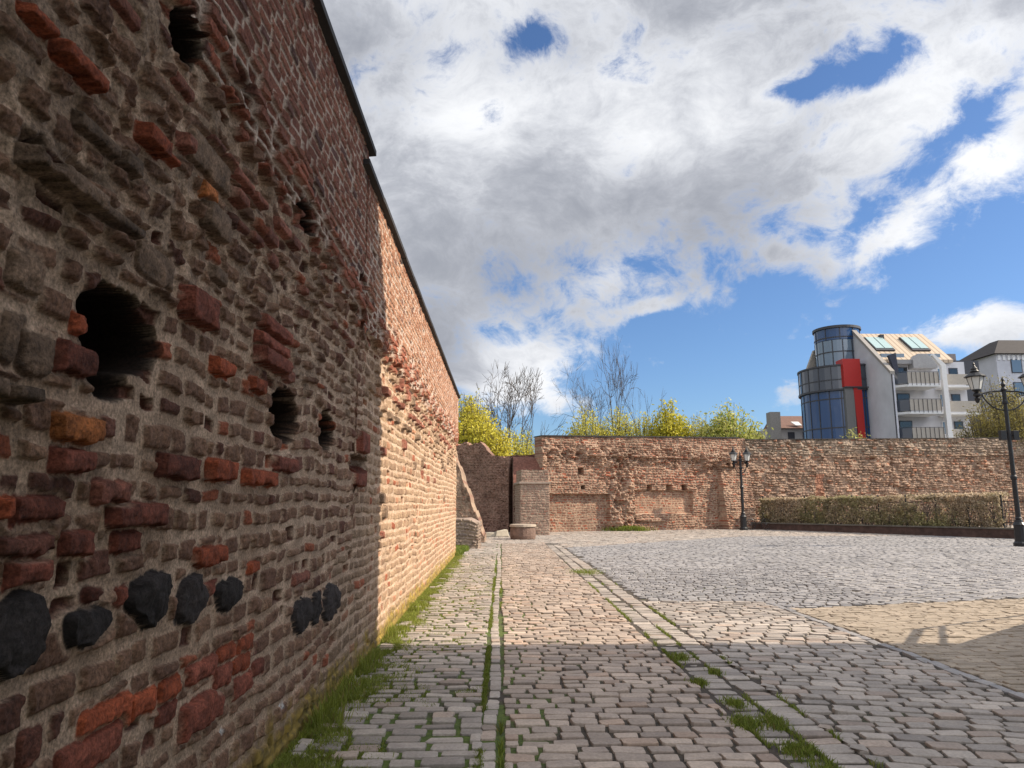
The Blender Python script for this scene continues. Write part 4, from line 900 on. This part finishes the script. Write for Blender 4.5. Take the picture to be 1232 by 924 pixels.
def shrub(px, py_top, Yd, wpx, seed, label, c0, c1, n=3600, size=.15, name='leafy_tree', zc=.62, shoots=60, stem_r=.05, cat='tree', openness=.5, group='young leafy trees behind the walls'):
    rg = np.random.default_rng(seed); b = at(px, min(py_top+20, 540), Yd); H = zat(py_top, Yd); W = wpx/860*Yd/2
    t = empty(name, (b[0], Yd, 0), 0, label, cat, group)
    st_ = MB(); P = []
    per = n//shoots
    st_.tube([(0, 0, 0), (.05, 0, H*.2), (0, .05, H*.38)], [stem_r*2.4, stem_r*1.8, stem_r*1.2], 7, False)
    for i in range(shoots):
        a = rg.uniform(0, 6.283); q = math.sqrt(rg.random()); top = H*(1-.30*q**2)*rg.uniform(.84, 1.0)
        e = np.array([W*q*math.cos(a), W*q*math.sin(a), top]); m_ = np.array([e[0]*.45, e[1]*.45, H*.25+top*.35]); s0 = np.array([0, 0, H*rg.uniform(.12, .35)])
        ts = np.linspace(0, 1, 7)[:, None]; cur = (1-ts)**2*s0+2*ts*(1-ts)*m_+ts**2*e
        st_.tube(list(cur), list(np.linspace(stem_r*.7, .012, 7)), 4, False)
        tt = rg.uniform(.30, 1, per)[:, None]**.7; pp = (1-tt)**2*s0+2*tt*(1-tt)*m_+tt**2*e
        pp = pp+rg.normal(0, 1, (per, 3))*np.array([1, 1, .9])*(.16+.30*openness*(1-tt)+.08)*W/2.0
        P.append(pp)
    P = np.concatenate(P); nn = len(P); cl = L3(np.array(c0), np.array(c1), rg.random(nn))*rg.uniform(.75, 1.25, nn)[:, None]
    st_.build('trunk', M['bark'], t); leafmesh('crown', P, size, cl, M['leaf'], t, seed=seed+1)
    return t
YG0, YG1 = (.50, .44, .05), (.72, .64, .10)
LG0, LG1 = (.38, .38, .10), (.60, .56, .18)
shrub(568, 468, 52, 62, 101, 'bright golden shrub with the tallest crown, right beside the end of the left wall', YG0, YG1, 9000, .15, shoots=130)
shrub(590, 495, 50, 60, 109, 'golden-yellow shrub above the slanting wall stub', YG0, YG1, 7000, .14, shoots=100)
shrub(628, 508, 53, 44, 102, 'sparse yellow-green shrub above the dark recess, left of the ruined wall', LG0, YG1, 3000, .14, shoots=50)
shrub(708, 482, 54, 62, 103, 'yellow-green leafy tree at the foot of the slim bare tree', LG0, YG1, 6080, .13, shoots=90)
shrub(742, 486, 54, 56, 104, 'yellow-green leafy tree at the foot of the tallest bare tree', LG0, YG1, 5120, .13, shoots=80)
shrub(773, 490, 55, 58, 105, 'yellow-green leafy tree at the foot of the smallest bare tree', LG0, YG1, 5120, .13, shoots=80)
shrub(805, 477, 54, 58, 106, 'tallest yellow leafy tree in the row right of the bare trees', (.34, .33, .02), YG1, 8600, .17, shoots=90)
shrub(838, 490, 54, 60, 107, 'yellow-green tree between the tallest yellow tree and the round green one', LG0, LG1, 5600, .13, shoots=80)
shrub(878, 482, 52, 82, 108, 'round open-crowned tree with pale green leaves near the far lamp post', (.20, .26, .03), LG1, 9200, .18, shoots=110)
shrub(915, 514, 56, 36, 110, 'small olive bush between the round green tree and the brown-roofed house', (.12, .14, .03), (.22, .22, .05), 1800, .15, shoots=30, cat='bush', name='bush')
shrub(1030, 506, 62, 40, 111, 'pale yellow-green sapling tops before the red panel of the glass building', (.36, .36, .10), (.60, .58, .2), 1500, .15, shoots=18)
shrub(1014, 510, 62, 18, 112, 'small pale shrub left of the pale sapling tops, under the blue glass', (.36, .36, .10), (.60, .58, .2), 500, .15, shoots=8)
shrub(1205, 445, 60, 70, 113, 'large hazy olive tree behind the right lamp post', (.20, .17, .05), (.36, .31, .10), 10000, .12, shoots=150)
shrub(1180, 480, 58, 62, 114, 'lower olive-brown tree leaning towards the balconies', (.18, .15, .045), (.30, .26, .08), 6000, .12, shoots=100)
shrub(1160, 512, 57, 44, 115, 'dark brown bush under the lowest right balcony, just above the wall', (.05, .035, .02), (.10, .08, .03), 2200, .13, shoots=40, cat='bush', name='bush')
shrub(1228, 462, 56, 70, 116, 'olive tree cut by the right edge of the picture', (.20, .17, .05), (.36, .31, .10), 7000, .12, shoots=90)

# ---------------------------------------------------------------- GLASS APARTMENT BUILDING
W_ = simple('white render', (.56, .57, .62), .85, .10, .5, .1); WB = simple('white balcony slab', (.72, .72, .72), .8, .05)
GL = glass('blue glass', (.015, .06, .17), .06, spec=.7); GD = glass('dark glazing', (.045, .055, .075), .06); GLL = glass('pale glazing', (.14, .2, .27), .08)
RED_ = simple('red panel', (.42, .022, .018), .55, .06); GP = simple('grey panel', (.17, .17, .17), .6, .08); FR = simple('dark frame', (.05, .05, .06), .5, .1)
RAILM = simple('balcony panel', (.42, .38, .33), .7, .1, 9); 
m_, ns_, ln_, p_ = newmat('standing seam roof'); tc_ = N(ns_, 'ShaderNodeTexCoord'); wv_ = N(ns_, 'ShaderNodeTexWave', bands_direction='X'); wv_.inputs['Scale'].default_value = .55; ln_.new(tc_.outputs['Object'], wv_.inputs[0])
rr = ramp(ns_, ln_, wv_.outputs[0], [(.0, (.20, .14, .09)), (.10, (.42, .33, .24)), (1, (.48, .38, .28))]); ln_.new(rr.outputs[0], p_.inputs['Base Color']); p_.inputs['Roughness'].default_value = .5; ROOF = m_
B = empty('apartment_building', (0, 0, 0), 0, 'modern apartment block with round blue glass tower, red panel and tan metal roof', 'building')
xe = xat(1078, 470, 75.0)-.35; XR = 51.6
ztop = zat(399, 82.4)
MB().extr([(xe, 75, 0), (xe, 75, zat(448, 75)), (xe, 82.4, ztop), (xe, 90, ztop-4), (xe, 90, 0)], (.3, 0, 0)).build('end_wall', W_, B)
MB().extr([(xe-.12, 74.95, zat(449, 75)), (xe-.12, 74.95, zat(445, 75)), (xe-.12, 82.4, ztop+.35), (xe-.12, 82.4, ztop-.05)], (.5, 0, 0)).build('verge_trim', simple('roof edge metal', (.28, .26, .24), .5, .1), B)
MB().box(xe+.3, XR, 77.5, 90, 0, 17.2).build('facade', W_, B)
zr_, zf_ = ztop-.1, zat(431, 77.2)
roof = MB().extr([(xe+.32, 77.2, zf_), (xe+.32, 82.4, zr_), (xe+.32, 90, zr_-4.5), (xe+.32, 90, zr_-4.9), (xe+.32, 82.4, zr_-.35), (xe+.32, 77.2, zf_-.35)][::-1], (49.9-xe, 0, 0)).build('roof', ROOF, B)
def onroof(x, t, up_=0): return np.array((x, 77.2+(82.4-77.2)*t, zf_+(zr_-zf_)*t+up_))
for (xa, xb) in ((xat(1057, 470, 79), xat(1080, 470, 79)), (xat(1101, 470, 79), xat(1123, 470, 79))):
    a0, a1, a2_, a3_ = onroof(xa, .30, .05), onroof(xb, .30, .05), onroof(xb, .80, .05), onroof(xa, .80, .05)
    f_ = MB().extr([a0, a1, a2_, a3_], (0, -.08, .12)).build('skylight', FR, B)
    mid = (xa+xb)/2
    for (l_, r_) in ((xa+.1, mid-.06), (mid+.06, xb-.1)):
        MB().extr([onroof(l_, .34, .20), onroof(r_, .34, .20), onroof(r_, .77, .20), onroof(l_, .77, .20)], (0, -.05, .07)).build('pane', glass('sky pane', (.30, .42, .42), .15) if 'sky pane' not in bpy.data.materials else bpy.data.materials['sky pane'], f_)
    MB().box(xa-.1, xb+.3, 77.6, 78.6, zf_+.1, zf_+.75).build('dormer_sill', simple('blue grey metal', (.20, .26, .33), .5, .1) if 'blue grey metal' not in bpy.data.materials else bpy.data.materials['blue grey metal'], B)
xcol = xat(1138, 470, 75); xm = xat(1131, 470, 75)
def cyl_bands(cx, cy, rad, z0, z1, nv, zrows, mg, parent, name, th0=0, rings=()):
    """drum of glazing with mullions"""
    n = 40
    d_ = MB().lathe([(rad, z0), (rad, z1)], c=(cx, cy, 0), n=n).build(name, mg, parent, smooth=False)
    mu = MB()
    for k in range(nv):
        a = th0+2*math.pi*k/nv; x_, y_ = cx+rad*math.cos(a), cy+rad*math.sin(a)
        mu.box(x_-.05, x_+.05, y_-.05, y_+.05, z0, z1, rz=a)
    for z in zrows: mu.lathe([(rad+.05, z-.06), (rad+.05, z+.06)], c=(cx, cy, 0), n=n)
    mu.build('mullions', FR, d_); return d_
TX, TY = xe-1.0, 84.7
zL1 = zat(440, 81); zLb = zat(470, 82); 
cyl_bands(TX, TY, 4.45, 0, zLb-.1, 22, [3, 5.9, 8.8, 10.2, zLb-1.0], GL, B, 'lower_glazing')
cyl_bands(TX, TY, 4.58, zLb+.12, zL1, 20, [zLb+1.2], GD, B, 'middle_glazing')
cyl_bands(TX+.25, TY+.3, 2.55, zL1+.05, zat(410, 84), 14, [zL1+2.2], GLL, B, 'upper_glazing', rings=())
cyl_bands(TX+.25, TY+.3, 2.58, zat(410, 84)+.04, zat(391, 82), 10, [zat(402, 82)], GL, B, 'crown_glazing')
for prof_, cx_, cy_ in (([(4.72, zLb-.1), (4.72, zLb+.12)], TX, TY), ([(4.7, zL1), (4.7, zL1+.2), (2.5, zL1+.25)], TX, TY), ([(2.75, zat(391, 82)), (2.75, zat(389, 82)+.1)], TX+.25, TY+.3)):
    MB().lathe(prof_, c=(cx_, cy_, 0), n=40).build('drum_rim', FR, B)
MB().extr([(TX-1.9, 87.2, 14), (TX-3.0, 87.2, 17.5), (TX-1.7, 87.2, 20.6), (TX+1, 87.2, 20.6), (TX+1, 87.2, 14)], (0, .5, 0)).build('rear_gable', simple('tan cladding', (.36, .32, .28), .7, .1), B)
zr1_, zr2_ = zat(430.5, 80), zat(464, 80)
xr0, xr1 = xat(1016, 470, 80)-0, xat(1037, 470, 80)
MB().box(xr0, xr1, 79.9, 81.6, zr2_, zr1_).build('red_panel', RED_, B)
MB().extr([(xat(1031.5, 470, 80), 80.0, 0), (xat(1037.5, 470, 80), 80.0, 0), (xr1, 80.0, zr2_), (xr1-.95, 80.0, zr2_)], (0, 1.6, 0)).build('red_strip', RED_, B)
MB().box(xr0+.1, xr1-.9, 80.05, 81.5, 0, zr2_-.01).build('grey_panel', GP, B)
MB().box(xr0-.0, xe+.05, 79.85, 79.9, zr2_-.14, zr2_).build('panel_trim', FR, B)
MB().tube([(xe-.05, 74.85, 0), (xe-.05, 74.85, zat(449, 75))], .07, 6).build('downpipe', FR, B)
floors = [(zat(461.5, 75), 1), (zat(494.5, 75), 2), (zat(529, 75), 3), (zat(529, 75)-2.95, 4)]
for zf, k in floors:
    # doors and windows on the facade
    for (xa, xb, hh, dark) in ((xe+.5, xe+1.7, 2.25, 0), (xe+1.75, xe+3.2, 2.25, 1), (xcol+.75, xcol+1.75, 1.5, 0), (xcol+2.1, xcol+3.1, 1.5, 1)):
        z0 = zf+.1+(.7 if hh < 2 else 0)
        f_ = MB().box(xa, xb, 77.42, 77.5, z0, z0+hh).build('window', FR if dark else WB, B)
        MB().box(xa+.09, xb-.09, 77.405, 77.418, z0+.09, z0+hh-.09).build('pane', MP['wglass'] if dark else GLL, f_)
    b_ = MB().prism([(xe+.6, 77.4), (xe+.1, 76.0), (xe+1.5, 74.7), (xm-.1, 74.7), (xm-.1, 77.4)], zf-.25, zf).build('balcony', WB, B)
    MB().box(xe+1.55, xm-.12, 74.72, 74.78, zf+.12, zf+1.3).build('front_panel', RAILM, b_)
    MB().extr([(xe+.15, 76.0, zf+.08), (xe+1.5, 74.75, zf+.08), (xe+1.5, 74.75, zf+1.28), (xe+.15, 76.0, zf+1.28)], (.04, .05, 0)).build('side_panel', GD, b_)
    rl_ = MB().tube([(xe+.15, 76, zf+1.36), (xe+1.5, 74.72, zf+1.36), (xm-.1, 74.72, zf+1.36)], .035, 5)
    for q_ in range(8): rl_.box(xe+1.5+q_*.48, xe+1.54+q_*.48, 74.66, 74.70, zf-.1, zf+1.34)
    rl_.build('handrail', FR, b_)
    b_ = MB().box(xcol+.35, XR-.4+.25*k, 75.5, 77.42, zf-.2, zf).build('balcony', WB, B)
    MB().box(xcol+.4, XR-.45+.25*k, 75.5, 75.56, zf+.1, zf+1.25).build('front_panel', RAILM, b_)
MB().extr([(xcol-.28, 74.9, 0), (xcol+.28, 74.9, 0), (xcol+.22, 74.9, zat(437, 75)), (xcol-1.0, 74.9, zat(424, 75)), (xcol-1.15, 74.9, zat(426, 75)), (xcol-.28, 74.9, zat(439, 75))], (0, .4, 0)).build('column', WB, B)
MB().extr([(xat(1102, 470, 76.4), 76.4, zat(441, 76.4)), (xat(1131, 470, 76.4), 76.4, zat(441, 76.4)), (xat(1131, 470, 76.4), 76.4, zat(434, 76.4)), (xat(1119, 470, 76.4), 76.4, zat(424, 76.4)), (xat(1110, 470, 76.4), 76.4, zat(424, 76.4)), (xat(1102, 470, 76.4), 76.4, zat(431, 76.4))], (0, 1.4, 0)).build('dormer', simple('grey cladding', (.33, .33, .34), .7, .1), B)
MB().box(xe+1.2, xcol, 76.6, 77.6, zf_-.6, zf_-.15).build('fascia', simple('grey fascia', (.25, .25, .26), .6, .1), B)
MB().extr([(xe+.4, 75.9, zat(426, 76)), (xe+1.2, 75.9, zat(423, 76)), (xe+1.35, 75.9, zat(447, 76)), (xe+1.0, 75.9, zat(447, 76))], (0, .4, 0)).build('awning', simple('dark awning', (.03, .035, .06), .7, .1), B)
MB().box(xe+2.5, xe+2.9, 81, 81.6, zr_-1, zr_-.4).build('vent', FR, B)
# ---- white house with dark hipped roof, behind right
hb2 = empty('house', (0, 0, 0), 0, 'white house with dark hipped roof at the right, beyond the balconies', 'house')
Yh = 100; xa_ = xat(1203, 470, Yh); 
zg0, zg1 = zat(424, Yh), zat(411, Yh)
MB().box(xa_, xa_+22, Yh, Yh+10, 0, zg0).build('wall', W_, hb2)
MB().add([(xa_-.6, Yh-.6, zg0), (xa_+23, Yh-.6, zg0), (xa_+23, Yh+10.6, zg0), (xa_-.6, Yh+10.6, zg0), (xa_+3.5, Yh+4, zg1+1.4), (xa_+19, Yh+4, zg1+1.4), (xa_+19, Yh+6, zg1+1.4), (xa_+3.5, Yh+6, zg1+1.4)],
   [(3, 2, 1, 0), (0, 1, 5, 4), (1, 2, 6, 5), (2, 3, 7, 6), (3, 0, 4, 7), (4, 5, 6, 7)]).build('roof', MP['rooftile'], hb2)
dt = MB()
for i in range(26): dt.box(xa_+.2+i*.7, xa_+.55+i*.7, Yh-.12, Yh-.003, zg0-.9, zg0-.15)
dt.build('dentils', simple('cornice blocks', (.8, .8, .8), .8, .05), hb2)
for i in range(5):
    for z in (zat(447, Yh), zat(475, Yh), zat(503, Yh)):
        f_ = MB().box(xa_+2+i*3.6, xa_+3.6+i*3.6, Yh-.08, Yh+.02, z, z+2).build('window', FR, hb2); MB().box(xa_+2.12+i*3.6, xa_+3.48+i*3.6, Yh-.1, Yh-.082, z+.1, z+1.9).build('pane', GLL, f_)
db = empty('roof_structure', (0, 0, 0), 0, 'dark clad rooftop block with chimney, between the balconies and the white house', 'building')
xd = xat(1152, 470, 92)
MB().box(xd, xd+3.2, 92, 98, 0, zat(432, 92)).build('block', simple('dark slate cladding', (.05, .055, .07), .7, .2), db)
MB().box(xd-.6, xd+.9, 93, 94, 0, zat(424, 93)).build('chimney', simple('grey brick', (.22, .2, .2), .9, .2), db)
# ---- low house behind left
lh = empty('house', (0, 0, 0), 0, 'small house with brown pitched roof and grey chimney, left of the glass building', 'house')
Yl = 95; xl0, xl1 = xat(925, 470, Yl), xat(975, 470, Yl)
ze_, zr3 = zat(514, Yl), zat(500, Yl)
MB().box(xl0, xl1+6, Yl, Yl+8, 0, ze_).build('wall', simple('pale house render', (.45, .43, .42), .9, .05), lh)
MB().extr([(xl0+.6, Yl-.5, ze_-.1), (xl0+1.6, Yl+4, zr3+.5), (xl0+1.6, Yl+8.5, ze_-.1)], (xl1-xl0+5, 0, 0)).build('roof', simple('brown tiles', (.16, .09, .07), .85, .15, 4), lh)
MB().box(xat(925, 470, Yl-1), xat(937, 470, Yl-1), Yl-1, Yl+.5, 0, zat(496, Yl)).build('chimney', simple('grey render', (.27, .26, .25), .9, .15), lh)
f_ = MB().extr([(xat(950, 470, Yl), Yl+.4, ze_+.75), (xat(959, 470, Yl), Yl+.4, ze_+.75), (xat(961, 470, Yl), Yl-.2, ze_+.2), (xat(954, 470, Yl), Yl-.2, ze_+.2)], (0, -.1, .1)).build('skylight', WB, lh)
for i in range(4):
    x_ = xl0+2.2+i*2; f_ = MB().box(x_, x_+.9, Yl-.06, Yl+.02, ze_-1.8, ze_-.6).build('window', FR, lh)

# ---------------------------------------------------------------- GRASS AND WEEDS
def blades(name, P, hgt, wid, seed, label, c0=(.11, .15, .02), c1=(.25, .30, .05), lean=.5):
    rg = np.random.default_rng(seed); n = len(P); a = rg.uniform(0, 6.283, n); h_ = hgt*rg.uniform(.4, 1.2, n); w_ = wid*rg.uniform(.7, 1.3, n)
    s_ = np.stack([np.cos(a), np.sin(a), 0*a], -1); la = rg.uniform(0, 6.283, n); l_ = np.stack([np.cos(la), np.sin(la), 0*la], -1)*(lean*h_*rg.uniform(.1, 1.2, n))[:, None]
    up = np.array([0, 0, 1.])
    b0 = P-s_*w_[:, None]; b1 = P+s_*w_[:, None]; m0 = P+up*(h_*.6)[:, None]+l_*.35-s_*w_[:, None]*.7; m1 = P+up*(h_*.6)[:, None]+l_*.35+s_*w_[:, None]*.7; t_ = P+up*h_[:, None]+l_
    V = np.stack([b0, b1, m1, m0, t_], 1).reshape(-1, 3); o_ = np.arange(n)[:, None]*5
    cl = L3(np.array(c0), np.array(c1), rg.random(n))*rg.uniform(.8, 1.2, n)[:, None]; dry = rg.random(n) < .07; cl[dry] = C(.30, .24, .09)
    ob = npmesh(name, V, [np.array([[0, 1, 2, 3]])+o_, np.array([[3, 2, 4]])+o_], M['leaf'], None, np.repeat(cl, 5, 0)); tag(ob, label, 'grass', kind='stuff'); return ob
rg = np.random.default_rng(77)
n = 90000; y = 2.5+20.5*rg.random(n)**1.7
wd = .12+.12*np.clip(1+fbm(y, y*0, 1.1, 2, 5)*1.6, 0, 2.5)*np.exp(-((y-6.5)/4.5)**2)+.08
x = -1.40+np.abs(rg.normal(0, 1, n))*wd*.62
kp = (fbm(x, y, .22, 3, 8) > -.16+.75*(x+1.32)) & (x < -.55)
P = np.stack([x, y, np.full(n, -.015)], -1)[kp]
blades('grass', P, .055, .0035, 1, 'green grass growing along the foot of the tall left wall', lean=.9, c0=(.15, .19, .03), c1=(.34, .38, .07))
n = 2600; y = rg.uniform(5.2, 11.5, n); x = -1.38+np.abs(rg.normal(0, .1, n)); kp = fbm(x*0, y, .35, 1, 3) > .1
blades('tall_grass', np.stack([x, y, np.full(n, -.015)], -1)[kp], .16, .004, 2, 'taller grass tufts against the wall where the sunlight begins', (.16, .20, .03), (.32, .36, .06), .7)
# in the joints of the strip and the band
n = 110000; y = 2.6+17*rg.random(n)**1.4; x = rg.uniform(-1.3, -.14, n)
kp = fbm(x, y, .5, 3, 18) > (-.12+.28*(x+1.2)); x, y = x[kp], y[kp]
blades('moss_grass', np.stack([x, y, np.full(len(x), -.018)], -1), .024, .0035, 3, 'short grass and moss in the joints between the setts', lean=.7, c0=(.14, .18, .03), c1=(.32, .36, .07))
n = 16000; y = 2.6+16*rg.random(n)**1.3; x = -.135+rg.normal(0, .012, n); kp = fbm(x*0, y, .8, 3, 28) > -.25
blades('joint_grass', np.stack([x, y, np.full(n, -.018)], -1)[kp], .035, .003, 4, 'line of grass along the narrow sett band', lean=.7)
P = []
for (a_, b_2, s_, q_) in [(1.96, 5.0, .05, 600), (2.02, 5.6, .05, 600), (1.98, 4.6, .05, 400), (1.90, 6.1, .04, 500), (2.05, 4.2, .07, 700), (2.1, 3.9, .07, 600), (1.81, 5.6, .05, 700), (1.80, 6.8, .03, 500), (2.06, 7.2, .03, 300), (1.9, 7.9, .05, 400), (2.0, 17.5, .20, 1200), (1.9, 3.4, .1, 900)]:
    P.append(np.stack([rg.normal(a_, s_, q_), rg.normal(b_2, s_*1.7, q_), np.full(q_, -.015)], -1))
for xj in (1.80, 2.065, 2.335, 0.005):
    q_ = 2600; yy_ = 2.6+13*rg.random(q_)**1.2; kp = fbm(yy_, yy_*0+xj*10, .6, 2, 44) > .12
    P.append(np.stack([rg.normal(xj, .008, q_), yy_, np.full(q_, -.018)], -1)[kp])
blades('gutter_grass', np.concatenate(P), .055, .0035, 5, 'dark green grass and moss growing in the double sett gutter', lean=.9)
P = np.stack([rg.normal(at(757, 606, 42.6)[0], .5, 2500), rg.normal(43.3, .18, 2500), np.full(2500, 0.)], -1)
blades('wall_weeds', P, .30, .012, 6, 'weed patch at the foot of the ruined brick wall', lean=.7)
P = np.stack([rg.uniform(-1.6, -.7, 9000), 22.5+5*rg.random(9000), np.full(9000, -.015)], -1); P = P[P[:, 0] < -1.25+.25*fbm(P[:, 0], P[:, 1], 1, 2, 3)+.1*(P[:, 1] < 24)]
blades('corner_grass', P, .16, .008, 7, 'grass clump round the low rubble stub at the end of the left wall', lean=.7, c0=(.10, .15, .02), c1=(.22, .28, .04))
